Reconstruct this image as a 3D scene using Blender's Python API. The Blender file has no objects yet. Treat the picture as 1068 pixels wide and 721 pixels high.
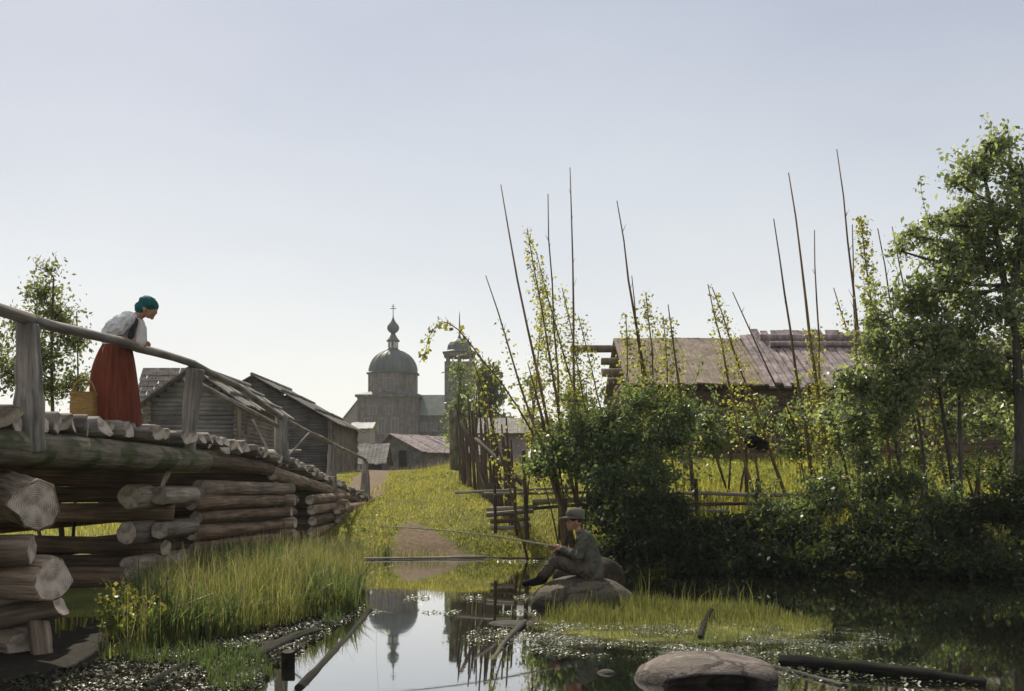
import bpy, math, random
import numpy as np
from mathutils import Vector, Matrix, Quaternion

# ---------------------------------------------------------------- camera, sky, sun, exposure
scene = bpy.context.scene
C = scene.collection
R = math.radians
EYE, HZ, FPX, CX = 1.5, 503.0, 1100.0, 534.0          # eye height, horizon row, focal length and axis of the 1068 px photo

cam_data = bpy.data.cameras.new("camera")
cam = bpy.data.objects.new("camera", cam_data); C.objects.link(cam)
cam_data.sensor_width = 36.0
cam_data.lens = FPX / 1068.0 * 36.0
cam_data.shift_y = (HZ - 360.5) / 1068.0
cam_data.clip_start = 0.1
cam_data.clip_end = 6000.0
cam.location = (0, 0, EYE)
cam.rotation_euler = (R(90), 0, 0)
scene.camera = cam

SUN_EL, SUN_AZ = 45.0, -22.0                            # azimuth from +Y, negative is to the left
sv = Vector((math.sin(R(SUN_AZ)) * math.cos(R(SUN_EL)), math.cos(R(SUN_AZ)) * math.cos(R(SUN_EL)), math.sin(R(SUN_EL))))

world = bpy.data.worlds.new("World"); scene.world = world
world.use_nodes = True
wn = world.node_tree.nodes; wl = world.node_tree.links
wn.clear()
w_out = wn.new("ShaderNodeOutputWorld"); w_bg = wn.new("ShaderNodeBackground")
w_sky = wn.new("ShaderNodeTexSky"); w_sky.sky_type = 'NISHITA'; w_sky.sun_disc = False
w_sky.sun_elevation = R(SUN_EL); w_sky.sun_rotation = R(SUN_AZ)
w_sky.altitude = 100; w_sky.air_density = 1.0; w_sky.dust_density = 1.5; w_sky.ozone_density = 1.0
w_tc = wn.new("ShaderNodeTexCoord"); w_sep = wn.new("ShaderNodeSeparateXYZ")
w_ramp = wn.new("ShaderNodeValToRGB"); w_mix = wn.new("ShaderNodeMixRGB")
w_noise = wn.new("ShaderNodeTexNoise"); w_noise.inputs['Scale'].default_value = 3.0; w_noise.inputs['Detail'].default_value = 5
w_add = wn.new("ShaderNodeMath"); w_add.operation = 'MULTIPLY_ADD'
wl.new(w_tc.outputs['Generated'], w_sep.inputs[0]); w_map = wn.new('ShaderNodeMapping'); w_map.inputs['Scale'].default_value = (1, 1, 2.6)
wl.new(w_tc.outputs['Generated'], w_map.inputs[0]); wl.new(w_map.outputs[0], w_noise.inputs['Vector'])
wl.new(w_noise.outputs['Fac'], w_add.inputs[0]); w_add.inputs[1].default_value = 0.15
wl.new(w_sep.outputs['Z'], w_add.inputs[2])
wl.new(w_add.outputs[0], w_ramp.inputs['Fac'])
cr = w_ramp.color_ramp                                  # thin veil of high cloud: whiter towards the horizon, brightened overhead for fill
SKY_STOPS = [(0.05, (9.1, 8.85, 8.2)), (0.17, (8.5, 8.4, 8.0)), (0.31, (6.6, 6.85, 7.1)), (0.48, (4.7, 5.05, 5.9)), (0.72, (5.6, 5.7, 6.1))]
while len(cr.elements) < len(SKY_STOPS): cr.elements.new(0.5)
for e, (p, c) in zip(cr.elements, SKY_STOPS):
    e.position = p; e.color = (c[0], c[1], c[2], 1)
w_mix.blend_type = 'MIX'; w_mix.inputs['Fac'].default_value = 0.82
wl.new(w_sky.outputs[0], w_mix.inputs['Color1']); wl.new(w_ramp.outputs[0], w_mix.inputs['Color2'])
wl.new(w_mix.outputs[0], w_bg.inputs['Color']); w_bg.inputs['Strength'].default_value = 0.11
wl.new(w_bg.outputs[0], w_out.inputs['Surface'])

sun_data = bpy.data.lights.new("sun", 'SUN'); sun = bpy.data.objects.new("sun", sun_data); C.objects.link(sun)
sun_data.energy = 5.0; sun_data.angle = R(0.55); sun_data.color = (1.0, 0.91, 0.74)
sun.rotation_euler = sv.to_track_quat('Z', 'Y').to_euler()
sun.location = (-20, 60, 60)

vs = scene.view_settings
vs.view_transform = 'Standard'; vs.look = 'None'; vs.gamma = 1.0; vs.use_curve_mapping = False
vs.exposure = 0.0
scene.cycles.max_bounces = 8; scene.cycles.diffuse_bounces = 3; scene.cycles.glossy_bounces = 3
scene.cycles.transmission_bounces = 4; scene.cycles.transparent_max_bounces = 6
scene.cycles.caustics_reflective = False; scene.cycles.caustics_refractive = False
scene.cycles.use_denoising = True

rng = np.random.default_rng(11)
random.seed(5)

def P(px, py, d):                                       # photo pixel at depth d -> world point
    return Vector(((px - CX) * d / FPX, d, EYE + (HZ - py) * d / FPX))

def PW(px, py):                                         # photo pixel on the water plane
    return P(px, py, EYE * FPX / (py - HZ))

def ss(a, b, x):
    t = np.clip((np.asarray(x, float) - a) / (b - a), 0, 1)
    return t * t * (3 - 2 * t)

# ---------------------------------------------------------------- materials
MATS = {}
def new_mat(name):
    m = bpy.data.materials.new(name); m.use_nodes = True
    nt = m.node_tree; nt.nodes.clear()
    out = nt.nodes.new("ShaderNodeOutputMaterial")
    MATS[name] = m
    return m, nt.nodes, nt.links, out

def ramp(nodes, stops):
    r = nodes.new("ShaderNodeValToRGB"); el = r.color_ramp.elements
    while len(el) < len(stops): el.new(0.5)
    for e, (p, c) in zip(el, stops):
        e.position = p; e.color = (*c, 1)
    return r

def wood(name, dark, light, axis='Z', along=0.9, across=9.0, rough=0.8, bump=0.35, moss=None, moss_at=0.55, vary=0.35, blotch=0.7, spec=0.25, dist=0.02):
    """weathered wood: fibres along one object axis, cracks, blotches, a different tone for each piece"""
    m, N, L, out = new_mat(name)
    tc = N.new("ShaderNodeTexCoord"); info = N.new("ShaderNodeObjectInfo")
    off = N.new("ShaderNodeVectorMath"); off.operation = 'ADD'
    sc = N.new("ShaderNodeVectorMath"); sc.operation = 'SCALE'; sc.inputs['Scale'].default_value = 1.0
    comb = N.new("ShaderNodeCombineXYZ"); mul = N.new("ShaderNodeMath"); mul.operation = 'MULTIPLY'; mul.inputs[1].default_value = 37.0
    L.new(info.outputs['Random'], mul.inputs[0])
    for i in range(3): L.new(mul.outputs[0], comb.inputs[i])
    L.new(tc.outputs['Object'], off.inputs[0]); L.new(comb.outputs[0], off.inputs[1])
    mp = N.new("ShaderNodeMapping"); s = [across] * 3; s['XYZ'.index(axis)] = along; mp.inputs['Scale'].default_value = s
    L.new(off.outputs[0], mp.inputs['Vector'])
    n1 = N.new("ShaderNodeTexNoise"); n1.inputs['Scale'].default_value = 1.6; n1.inputs['Detail'].default_value = 8; n1.inputs['Roughness'].default_value = 0.65
    L.new(mp.outputs[0], n1.inputs['Vector'])
    n2 = N.new("ShaderNodeTexNoise"); n2.inputs['Scale'].default_value = 1.7; n2.inputs['Detail'].default_value = 4
    L.new(off.outputs[0], n2.inputs['Vector'])
    mid = tuple((a + b) / 2 for a, b in zip(dark, light))
    rp = ramp(N, [(0.30, dark), (0.50, mid), (0.68, light)])
    L.new(n1.outputs['Fac'], rp.inputs['Fac'])
    rb = ramp(N, [(0.35, (1 - blotch * .55,) * 3), (0.65, (1.12, 1.1, 1.06))])
    L.new(n2.outputs['Fac'], rb.inputs['Fac'])
    mx = N.new("ShaderNodeMixRGB"); mx.blend_type = 'MULTIPLY'; mx.inputs['Fac'].default_value = 1
    L.new(rp.outputs[0], mx.inputs['Color1']); L.new(rb.outputs[0], mx.inputs['Color2'])
    rv = N.new("ShaderNodeMapRange"); rv.inputs['To Min'].default_value = 1 - vary; rv.inputs['To Max'].default_value = 1 + vary
    L.new(info.outputs['Random'], rv.inputs['Value'])
    mv = N.new("ShaderNodeVectorMath"); mv.operation = 'SCALE'
    L.new(mx.outputs[0], mv.inputs[0]); L.new(rv.outputs[0], mv.inputs['Scale'])
    col = mv.outputs[0]
    if moss:
        n3 = N.new("ShaderNodeTexNoise"); n3.inputs['Scale'].default_value = 3.1; n3.inputs['Detail'].default_value = 7
        L.new(off.outputs[0], n3.inputs['Vector'])
        r3 = ramp(N, [(moss_at, (0, 0, 0)), (moss_at + 0.12, (1, 1, 1))]); L.new(n3.outputs['Fac'], r3.inputs['Fac'])
        m3 = N.new("ShaderNodeMixRGB"); L.new(r3.outputs[0], m3.inputs['Fac']); L.new(col, m3.inputs['Color1']); m3.inputs['Color2'].default_value = (*moss, 1)
        col = m3.outputs[0]
    b = N.new("ShaderNodeBsdfPrincipled"); b.inputs['Roughness'].default_value = rough; b.inputs['Specular IOR Level'].default_value = spec
    L.new(col, b.inputs['Base Color'])
    bp = N.new("ShaderNodeBump"); bp.inputs['Strength'].default_value = bump; bp.inputs['Distance'].default_value = dist
    L.new(n1.outputs['Fac'], bp.inputs['Height']); L.new(bp.outputs[0], b.inputs['Normal'])
    L.new(b.outputs[0], out.inputs['Surface'])
    return m

def endgrain(name, dark, light):
    m, N, L, out = new_mat(name)
    tc = N.new("ShaderNodeTexCoord"); mp = N.new("ShaderNodeMapping"); mp.inputs['Scale'].default_value = (1, 1, 0.0)
    L.new(tc.outputs['Object'], mp.inputs['Vector'])
    wv = N.new("ShaderNodeTexWave"); wv.wave_type = 'RINGS'; wv.rings_direction = 'Z'; wv.inputs['Scale'].default_value = 18; wv.inputs['Distortion'].default_value = 3.5; wv.inputs['Detail'].default_value = 3
    L.new(mp.outputs[0], wv.inputs['Vector'])
    ns = N.new("ShaderNodeTexNoise"); ns.inputs['Scale'].default_value = 9; ns.inputs['Detail'].default_value = 6
    L.new(tc.outputs['Object'], ns.inputs['Vector'])
    mxf = N.new("ShaderNodeMath"); mxf.operation = 'MULTIPLY_ADD'; mxf.inputs[1].default_value = 0.16
    L.new(wv.outputs['Fac'], mxf.inputs[0]); L.new(ns.outputs['Fac'], mxf.inputs[2])
    rp = ramp(N, [(0.36, dark), (0.72, light)]); L.new(mxf.outputs[0], rp.inputs['Fac'])
    b = N.new("ShaderNodeBsdfPrincipled"); b.inputs['Roughness'].default_value = 0.85; b.inputs['Specular IOR Level'].default_value = 0.2
    L.new(rp.outputs[0], b.inputs['Base Color'])
    bp = N.new("ShaderNodeBump"); bp.inputs['Strength'].default_value = 0.5; bp.inputs['Distance'].default_value = 0.015
    L.new(mxf.outputs[0], bp.inputs['Height']); L.new(bp.outputs[0], b.inputs['Normal'])
    L.new(b.outputs[0], out.inputs['Surface'])
    return m

def leafmat(name, c_a, c_b, trans, tmix=0.45, rough=0.45, spec=0.4, var=0.5):
    """leaf blades: diffuse + light coming through, each leaf its own tone"""
    m, N, L, out = new_mat(name)
    g = N.new("ShaderNodeNewGeometry")
    rp = ramp(N, [(0.0, c_a), (1.0, c_b)]); L.new(g.outputs['Random Per Island'], rp.inputs['Fac'])
    b = N.new("ShaderNodeBsdfPrincipled"); b.inputs['Roughness'].default_value = rough; b.inputs['Specular IOR Level'].default_value = spec
    L.new(rp.outputs[0], b.inputs['Base Color'])
    t = N.new("ShaderNodeBsdfTranslucent")
    mr = N.new("ShaderNodeMapRange"); mr.inputs['To Min'].default_value = 1 - var; mr.inputs['To Max'].default_value = 1 + var
    fr = N.new("ShaderNodeMath"); fr.operation = 'FRACT'; ml = N.new("ShaderNodeMath"); ml.operation = 'MULTIPLY'; ml.inputs[1].default_value = 17.3
    L.new(g.outputs['Random Per Island'], ml.inputs[0]); L.new(ml.outputs[0], fr.inputs[0]); L.new(fr.outputs[0], mr.inputs['Value'])
    sc = N.new("ShaderNodeVectorMath"); sc.operation = 'SCALE'; sc.inputs[0].default_value = trans
    L.new(mr.outputs[0], sc.inputs['Scale']); L.new(sc.outputs[0], t.inputs['Color'])
    mx = N.new("ShaderNodeMixShader"); mx.inputs['Fac'].default_value = tmix
    L.new(b.outputs[0], mx.inputs[1]); L.new(t.outputs[0], mx.inputs[2]); L.new(mx.outputs[0], out.inputs['Surface'])
    return m

def noisy(name, dark, light, scale=6.0, rough=0.85, bump=0.3, spec=0.2, stretch=(1, 1, 1), detail=7, dist=0.02, metallic=0.0, coord='Object'):
    m, N, L, out = new_mat(name)
    tc = N.new("ShaderNodeTexCoord"); mp = N.new("ShaderNodeMapping"); mp.inputs['Scale'].default_value = stretch
    L.new(tc.outputs[coord], mp.inputs['Vector'])
    n = N.new("ShaderNodeTexNoise"); n.inputs['Scale'].default_value = scale; n.inputs['Detail'].default_value = detail; n.inputs['Roughness'].default_value = 0.6
    L.new(mp.outputs[0], n.inputs['Vector'])
    rp = ramp(N, [(0.33, dark), (0.67, light)]); L.new(n.outputs['Fac'], rp.inputs['Fac'])
    b = N.new("ShaderNodeBsdfPrincipled"); b.inputs['Roughness'].default_value = rough; b.inputs['Specular IOR Level'].default_value = spec; b.inputs['Metallic'].default_value = metallic
    L.new(rp.outputs[0], b.inputs['Base Color'])
    bp = N.new("ShaderNodeBump"); bp.inputs['Strength'].default_value = bump; bp.inputs['Distance'].default_value = dist
    L.new(n.outputs['Fac'], bp.inputs['Height']); L.new(bp.outputs[0], b.inputs['Normal'])
    L.new(b.outputs[0], out.inputs['Surface'])
    return m

M_LOG = wood("bridge_log_wood", (0.075, 0.053, 0.037), (0.43, 0.335, 0.25), along=0.8, across=14, bump=0.9, dist=.035)
M_LOGD = wood("crib_log_wood", (0.05, 0.032, 0.021), (0.32, 0.22, 0.145), along=0.8, across=14, bump=0.9, vary=0.45, dist=.035)
M_BUTT = wood('pale_butt_log_wood', (0.12, 0.095, 0.075), (0.52, 0.44, 0.36), along=0.8, across=14, bump=0.9, dist=.035)
M_MOSSY = wood("mossy_log_wood", (0.06, 0.055, 0.035), (0.28, 0.25, 0.18), along=0.8, across=12, bump=0.9, dist=.035, moss=(0.07, 0.08, 0.03), moss_at=0.48)
M_DECK = wood("deck_log_wood", (0.11, 0.095, 0.08), (0.46, 0.41, 0.36), along=0.9, across=12, bump=0.9, dist=.03, vary=0.35)
M_RAIL = wood("handrail_wood", (0.09, 0.08, 0.07), (0.40, 0.365, 0.33), along=0.6, across=16, bump=0.9, dist=.03, vary=0.15)
M_RAILY = wood("handrail_run_wood", (0.10, 0.09, 0.08), (0.37, 0.34, 0.31), axis="Y", along=0.5, across=12, bump=0.6, vary=0.1)
M_END = endgrain("log_end_grain", (0.16, 0.128, 0.10), (0.58, 0.49, 0.40))
M_BARN = wood("barn_wall_wood", (0.085, 0.078, 0.072), (0.27, 0.25, 0.235), axis='X', along=0.5, across=7, bump=0.4, vary=0.1)
M_BARNY = wood("barn_side_wood", (0.08, 0.06, 0.045), (0.27, 0.215, 0.17), axis='Y', along=0.5, across=7, bump=0.4, vary=0.1)
M_BARND = wood("dark_barn_wood", (0.05, 0.046, 0.045), (0.17, 0.158, 0.15), axis='X', along=0.5, across=7, bump=0.4, vary=0.1)
M_BARNV = wood("vertical_plank_wood", (0.09, 0.068, 0.05), (0.27, 0.215, 0.17), axis='Z', along=0.5, across=8, bump=0.4, vary=0.1)
M_ROOFB = wood("barn_roof_wood", (0.09, 0.085, 0.08), (0.29, 0.27, 0.25), axis='X', along=0.7, across=6, bump=0.5, vary=0.1, moss=(0.10, 0.10, 0.055), moss_at=0.56)
M_ROOFH = wood("house_roof_wood", (0.12, 0.085, 0.06), (0.35, 0.272, 0.21), axis='Y', along=0.6, across=5, bump=0.5, vary=0.1, moss=(0.20, 0.165, 0.12), moss_at=0.5)
M_ROOFP = wood("house_roof_plank_wood", (0.13, 0.10, 0.10), (0.42, 0.345, 0.345), axis='Y', along=0.6, across=5, bump=0.5, vary=0.1)
M_HOUSE = wood("house_wall_wood", (0.07, 0.045, 0.03), (0.21, 0.14, 0.09), axis='X', along=0.4, across=7, bump=0.5, vary=0.1)
M_CHURCH = wood("church_plank_wood", (0.085, 0.07, 0.063), (0.26, 0.225, 0.205), axis='Z', along=0.12, across=2.4, bump=0.4, vary=0.0, dist=0.08)
M_DOME = noisy("church_dome_tin", (0.05, 0.066, 0.058), (0.105, 0.125, 0.112), scale=0.8, rough=0.6, bump=0.1, spec=0.3, stretch=(1, 1, 0.3))
M_WHITE = noisy("whitewash", (0.45, 0.44, 0.42), (0.62, 0.61, 0.58), scale=1.0, bump=0.1)
M_GLASS = noisy("window_glass", (0.02, 0.022, 0.025), (0.04, 0.045, 0.05), scale=0.5, rough=0.15, bump=0.02, spec=0.6)
M_DARK = noisy("dark_opening", (0.008, 0.008, 0.008), (0.02, 0.018, 0.015), scale=3)
M_STICK = wood("stick_wood", (0.045, 0.032, 0.022), (0.16, 0.115, 0.08), along=1.0, across=20, bump=0.3, vary=0.35)
M_POLE = wood("hop_pole_wood", (0.09, 0.06, 0.03), (0.30, 0.205, 0.10), along=1.0, across=24, bump=0.2, vary=0.35)
M_FRAIL = wood("fence_rail_wood", (0.17, 0.15, 0.115), (0.48, 0.43, 0.345), along=0.8, across=14, bump=0.5, vary=0.3)
M_GLINT = wood('glint_branch_wood', (0.5, 0.45, 0.38), (0.8, 0.75, 0.66), along=.8, across=12, bump=.2)  # near-white tone stands in for the glint at the water edge
M_BARK = wood("tree_bark", (0.035, 0.032, 0.025), (0.14, 0.125, 0.10), along=2.0, across=12, bump=0.5, vary=0.15)
M_BLACKLOG = wood("wet_black_log_wood", (0.008, 0.008, 0.007), (0.045, 0.042, 0.036), along=0.8, across=14, rough=0.85, spec=0.08, moss=(0.02, 0.026, 0.01), moss_at=.5, dist=.04, bump=0.6)
M_WETLOG = wood("wet_grey_log_wood", (0.03, 0.027, 0.022), (0.14, 0.13, 0.11), along=0.9, across=12, rough=0.8, spec=0.15, bump=0.6)
def stone(name, dark, light, lichen, scale=5.0):
    """stone with veins, cracks, lichen crusts and a wet band at the water"""
    m, N, L, out = new_mat(name)
    tc = N.new("ShaderNodeTexCoord"); mp = N.new("ShaderNodeMapping"); mp.inputs['Scale'].default_value = (.7, 1, 1.8); mp.inputs['Rotation'].default_value = (.2, .35, 0)
    L.new(tc.outputs['Object'], mp.inputs[0])
    n1 = N.new("ShaderNodeTexNoise"); n1.inputs['Scale'].default_value = scale; n1.inputs['Detail'].default_value = 10; n1.inputs['Roughness'].default_value = .7; n1.inputs['Distortion'].default_value = .6
    n2 = N.new("ShaderNodeTexNoise"); n2.inputs['Scale'].default_value = scale * 9; n2.inputs['Detail'].default_value = 6
    vo = N.new("ShaderNodeTexVoronoi"); vo.feature = 'DISTANCE_TO_EDGE'; vo.inputs['Scale'].default_value = scale * .45
    nd = N.new("ShaderNodeVectorMath"); nd.operation = 'MULTIPLY_ADD'; nd.inputs[1].default_value = (.35, .35, .35)
    for q in (n1, n2): L.new(mp.outputs[0], q.inputs['Vector'])
    L.new(n1.outputs['Color'], nd.inputs[0]); L.new(mp.outputs[0], nd.inputs[2]); L.new(nd.outputs[0], vo.inputs['Vector'])
    rp = ramp(N, [(.3, dark), (.7, light)]); L.new(n1.outputs['Fac'], rp.inputs['Fac'])
    rc = ramp(N, [(0.0, (.35, .35, .35)), (.035, (1, 1, 1))]); L.new(vo.outputs['Distance'], rc.inputs['Fac'])
    mx = N.new("ShaderNodeMixRGB"); mx.blend_type = 'MULTIPLY'; mx.inputs['Fac'].default_value = .8; L.new(rp.outputs[0], mx.inputs['Color1']); L.new(rc.outputs[0], mx.inputs['Color2'])
    n3 = N.new("ShaderNodeTexNoise"); n3.inputs['Scale'].default_value = scale * 1.5; n3.inputs['Detail'].default_value = 9; n3.inputs['Roughness'].default_value = .75
    L.new(tc.outputs['Object'], n3.inputs['Vector']); r3 = ramp(N, [(.56, (0, 0, 0)), (.64, (.7, .7, .7))]); L.new(n3.outputs['Fac'], r3.inputs['Fac'])
    ml = N.new("ShaderNodeMixRGB"); L.new(r3.outputs[0], ml.inputs['Fac']); L.new(mx.outputs[0], ml.inputs['Color1']); ml.inputs['Color2'].default_value = (*lichen, 1)
    g = N.new("ShaderNodeNewGeometry"); sp = N.new("ShaderNodeSeparateXYZ"); L.new(g.outputs['Position'], sp.inputs[0])
    ad = N.new("ShaderNodeMath"); ad.operation = 'MULTIPLY_ADD'; ad.inputs[1].default_value = -.06; L.new(n1.outputs['Fac'], ad.inputs[0]); L.new(sp.outputs['Z'], ad.inputs[2])
    rwet = ramp(N, [(.0, (.35, .35, .33)), (.045, (1, 1, 1))]); L.new(ad.outputs[0], rwet.inputs['Fac'])
    mw_ = N.new("ShaderNodeMixRGB"); mw_.blend_type = 'MULTIPLY'; mw_.inputs['Fac'].default_value = 1; L.new(ml.outputs[0], mw_.inputs['Color1']); L.new(rwet.outputs[0], mw_.inputs['Color2'])
    b = N.new("ShaderNodeBsdfPrincipled"); b.inputs['Roughness'].default_value = .8; b.inputs['Specular IOR Level'].default_value = .3
    L.new(mw_.outputs[0], b.inputs['Base Color'])
    hs = N.new("ShaderNodeMath"); hs.operation = 'MULTIPLY_ADD'; hs.inputs[1].default_value = .25; L.new(n2.outputs['Fac'], hs.inputs[0])
    hs2 = N.new("ShaderNodeMath"); hs2.operation = 'MULTIPLY_ADD'; hs2.inputs[1].default_value = .4; L.new(rc.outputs[0], hs2.inputs[0]); L.new(n1.outputs['Fac'], hs2.inputs[2]); L.new(hs2.outputs[0], hs.inputs[2])
    bp = N.new("ShaderNodeBump"); bp.inputs['Strength'].default_value = .9; bp.inputs['Distance'].default_value = .035
    L.new(hs.outputs[0], bp.inputs['Height']); L.new(bp.outputs[0], b.inputs['Normal']); L.new(b.outputs[0], out.inputs['Surface'])
    return m
M_ROCK = stone("grey_rock", (0.07, 0.055, 0.045), (0.26, 0.21, 0.18), (0.27, 0.27, 0.23), 5.0)
M_ROCKB = stone("brown_rock", (0.04, 0.034, 0.024), (0.15, 0.122, 0.086), (0.13, 0.13, 0.085), 4.5)
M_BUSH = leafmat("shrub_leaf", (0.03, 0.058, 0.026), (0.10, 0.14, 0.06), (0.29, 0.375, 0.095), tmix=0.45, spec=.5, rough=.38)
M_BUSHSHADE = leafmat("shaded_shrub_leaf", (0.008, 0.016, 0.008), (0.034, 0.048, 0.02), (0.09, 0.12, 0.025), tmix=0.33, spec=.2, rough=.6)  # shrub leaf with the low bank's shade put into its colour
M_ALDER = leafmat("alder_leaf", (0.055, 0.085, 0.042), (0.165, 0.205, 0.105), (0.42, 0.49, 0.15), tmix=0.48, spec=.5, rough=.4)
M_BIRCH = leafmat("sapling_leaf", (0.06, 0.085, 0.03), (0.15, 0.18, 0.065), (0.30, 0.33, 0.10), tmix=0.5)
M_HOP = leafmat("hop_leaf", (0.075, 0.105, 0.022), (0.18, 0.19, 0.05), (0.46, 0.45, 0.08), tmix=0.55)
M_WEED = leafmat("garden_weed_leaf", (0.06, 0.09, 0.02), (0.14, 0.18, 0.04), (0.26, 0.31, 0.05), tmix=0.5)
M_GRASS = leafmat("meadow_grass_blade", (0.10, 0.115, 0.022), (0.25, 0.235, 0.055), (0.50, 0.47, 0.085), tmix=0.48, rough=0.6, spec=0.2)
M_REED = leafmat("reed_blade", (0.035, 0.055, 0.016), (0.20, 0.20, 0.075), (0.28, 0.30, 0.075), tmix=0.45, rough=0.5, spec=0.3, var=.7)
M_LITTER = leafmat('rotting_leaf', (0.012, 0.012, 0.006), (0.06, 0.055, 0.025), (0.05, 0.05, 0.02), tmix=.15, rough=.6)
M_DSEDGE = leafmat('dark_sedge_blade', (0.025, 0.045, 0.016), (0.07, 0.10, 0.035), (0.14, 0.20, 0.05), tmix=.4)
M_STRAW = leafmat('dry_stalk_blade', (0.22, 0.18, 0.08), (0.40, 0.34, 0.18), (0.4, 0.34, 0.14), tmix=0.4, rough=.7, spec=.1)
M_SEDGE = leafmat("sedge_blade", (0.05, 0.062, 0.018), (0.16, 0.16, 0.055), (0.24, 0.25, 0.06), tmix=0.45, rough=0.5)
M_DUCK = leafmat("floating_weed_leaf", (0.045, 0.06, 0.02), (0.20, 0.20, 0.14), (0.18, 0.22, 0.06), tmix=0.2, rough=0.42, spec=0.5)
M_SKIN = noisy("skin", (0.36, 0.19, 0.12), (0.43, 0.24, 0.16), scale=20, rough=0.6, bump=0.02)
M_HAIR = noisy("hair", (0.03, 0.02, 0.013), (0.07, 0.045, 0.03), scale=40, rough=0.5)
M_TEAL = noisy("teal_kerchief_cloth", (0.006, 0.062, 0.066), (0.016, 0.12, 0.122), scale=14, rough=0.85, bump=0.3)
M_BLOUSE = noisy("blouse_linen", (0.52, 0.51, 0.52), (0.68, 0.67, 0.68), scale=9, rough=0.9, bump=0.5)
M_APRON = noisy("apron_linen", (0.56, 0.50, 0.46), (0.70, 0.64, 0.6), scale=9, rough=0.9, bump=0.4)
M_SKIRT = noisy("red_skirt_cloth", (0.125, 0.032, 0.017), (0.215, 0.058, 0.032), scale=5, rough=0.95, bump=0.4, stretch=(3, 3, 0.4))
M_VEST = noisy("dark_vest_cloth", (0.02, 0.02, 0.03), (0.05, 0.05, 0.06), scale=10, rough=0.9)
M_JACKET = noisy("grey_jacket_cloth", (0.058, 0.058, 0.042), (0.13, 0.126, 0.096), scale=8, rough=0.95, bump=0.5)
M_TROUSER = noisy("brown_trouser_cloth", (0.055, 0.042, 0.03), (0.11, 0.088, 0.065), scale=8, rough=0.95, bump=0.5)
M_CAP = noisy("grey_cap_cloth", (0.09, 0.085, 0.06), (0.155, 0.146, 0.108), scale=10, rough=0.95, bump=0.3)
M_BASKET = noisy("birch_bark_basket", (0.20, 0.115, 0.035), (0.36, 0.225, 0.075), scale=10, rough=0.7, stretch=(1, 1, 4), bump=0.4)
M_ROD = wood("fishing_rod_wood", (0.40, 0.34, 0.24), (0.68, 0.62, 0.50), along=1, across=30, bump=0.2)
M_BLACK = noisy("black_cloth", (0.004, 0.004, 0.005), (0.012, 0.012, 0.014), scale=8, rough=0.95, bump=0.5)
M_YELLOW = leafmat("yellow_flower", (0.35, 0.33, 0.04), (0.5, 0.46, 0.08), (0.4, 0.38, 0.06), tmix=0.35)
M_SHINGLE = noisy("split_shingle", (0.15, 0.12, 0.10), (0.36, 0.30, 0.26), scale=2.5, stretch=(1, 1, 5), bump=0.6, dist=0.05)
M_PLASTER = noisy("pale_lilac_wall", (0.24, 0.20, 0.19), (0.33, 0.28, 0.265), scale=0.9, bump=0.1)
M_GREENROOF = noisy("green_tin_roof", (0.15, 0.18, 0.15), (0.24, 0.27, 0.23), scale=0.8, bump=0.1)

# water: dark pond with mirror-like surface and the faintest ripple
m, N, L, out = new_mat("pond_water"); M_WATER = m
b = N.new("ShaderNodeBsdfPrincipled"); b.inputs['Base Color'].default_value = (0.010, 0.011, 0.008, 1); b.inputs['Roughness'].default_value = 0.025
b.inputs['IOR'].default_value = 1.8; b.inputs['Coat Weight'].default_value = 1.0; b.inputs['Coat IOR'].default_value = 1.9; b.inputs['Coat Roughness'].default_value = 0.02
tc = N.new("ShaderNodeTexCoord"); mp = N.new("ShaderNodeMapping"); mp.inputs['Scale'].default_value = (1.2, 2.6, 1)
n = N.new("ShaderNodeTexNoise"); n.inputs['Scale'].default_value = 2.2; n.inputs['Detail'].default_value = 3
L.new(tc.outputs['Object'], mp.inputs[0]); L.new(mp.outputs[0], n.inputs['Vector'])
bp = N.new("ShaderNodeBump"); bp.inputs['Strength'].default_value = 0.014; bp.inputs['Distance'].default_value = 0.05
L.new(n.outputs['Fac'], bp.inputs['Height']); L.new(bp.outputs[0], b.inputs['Normal']); L.new(b.outputs[0], out.inputs['Surface'])

# ground: turf with trodden earth where people come down to the water, mud along the shore, painted shade by the near crib
m, N, L, out = new_mat("meadow_ground"); M_GROUND = m
tc = N.new("ShaderNodeTexCoord")
n1 = N.new("ShaderNodeTexNoise"); n1.inputs['Scale'].default_value = 0.8; n1.inputs['Detail'].default_value = 8
n2 = N.new("ShaderNodeTexNoise"); n2.inputs['Scale'].default_value = 9.0; n2.inputs['Detail'].default_value = 8; n2.inputs['Roughness'].default_value = 0.7
for q in (n1, n2): L.new(tc.outputs['Object'], q.inputs['Vector'])
r1 = ramp(N, [(0.35, (0.085, 0.105, 0.02)), (0.65, (0.20, 0.20, 0.045))]); L.new(n1.outputs['Fac'], r1.inputs['Fac'])
r2 = ramp(N, [(0.3, (0.6, 0.6, 0.6)), (0.7, (1.25, 1.25, 1.2))]); L.new(n2.outputs['Fac'], r2.inputs['Fac'])
mx = N.new("ShaderNodeMixRGB"); mx.blend_type = 'MULTIPLY'; mx.inputs['Fac'].default_value = 1; L.new(r1.outputs[0], mx.inputs['Color1']); L.new(r2.outputs[0], mx.inputs['Color2'])
rm = ramp(N, [(0.3, (0.085, 0.055, 0.032)), (0.7, (0.23, 0.165, 0.10))]); L.new(n2.outputs['Fac'], rm.inputs['Fac'])
rw = ramp(N, [(0.3, (0.010, 0.009, 0.006)), (0.7, (0.038, 0.031, 0.020))]); L.new(n2.outputs['Fac'], rw.inputs['Fac'])  # wet mud tone, also used as painted shade by the near crib
a1 = N.new("ShaderNodeAttribute"); a1.attribute_name = "mud"; a2 = N.new("ShaderNodeAttribute"); a2.attribute_name = "wet"
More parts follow.
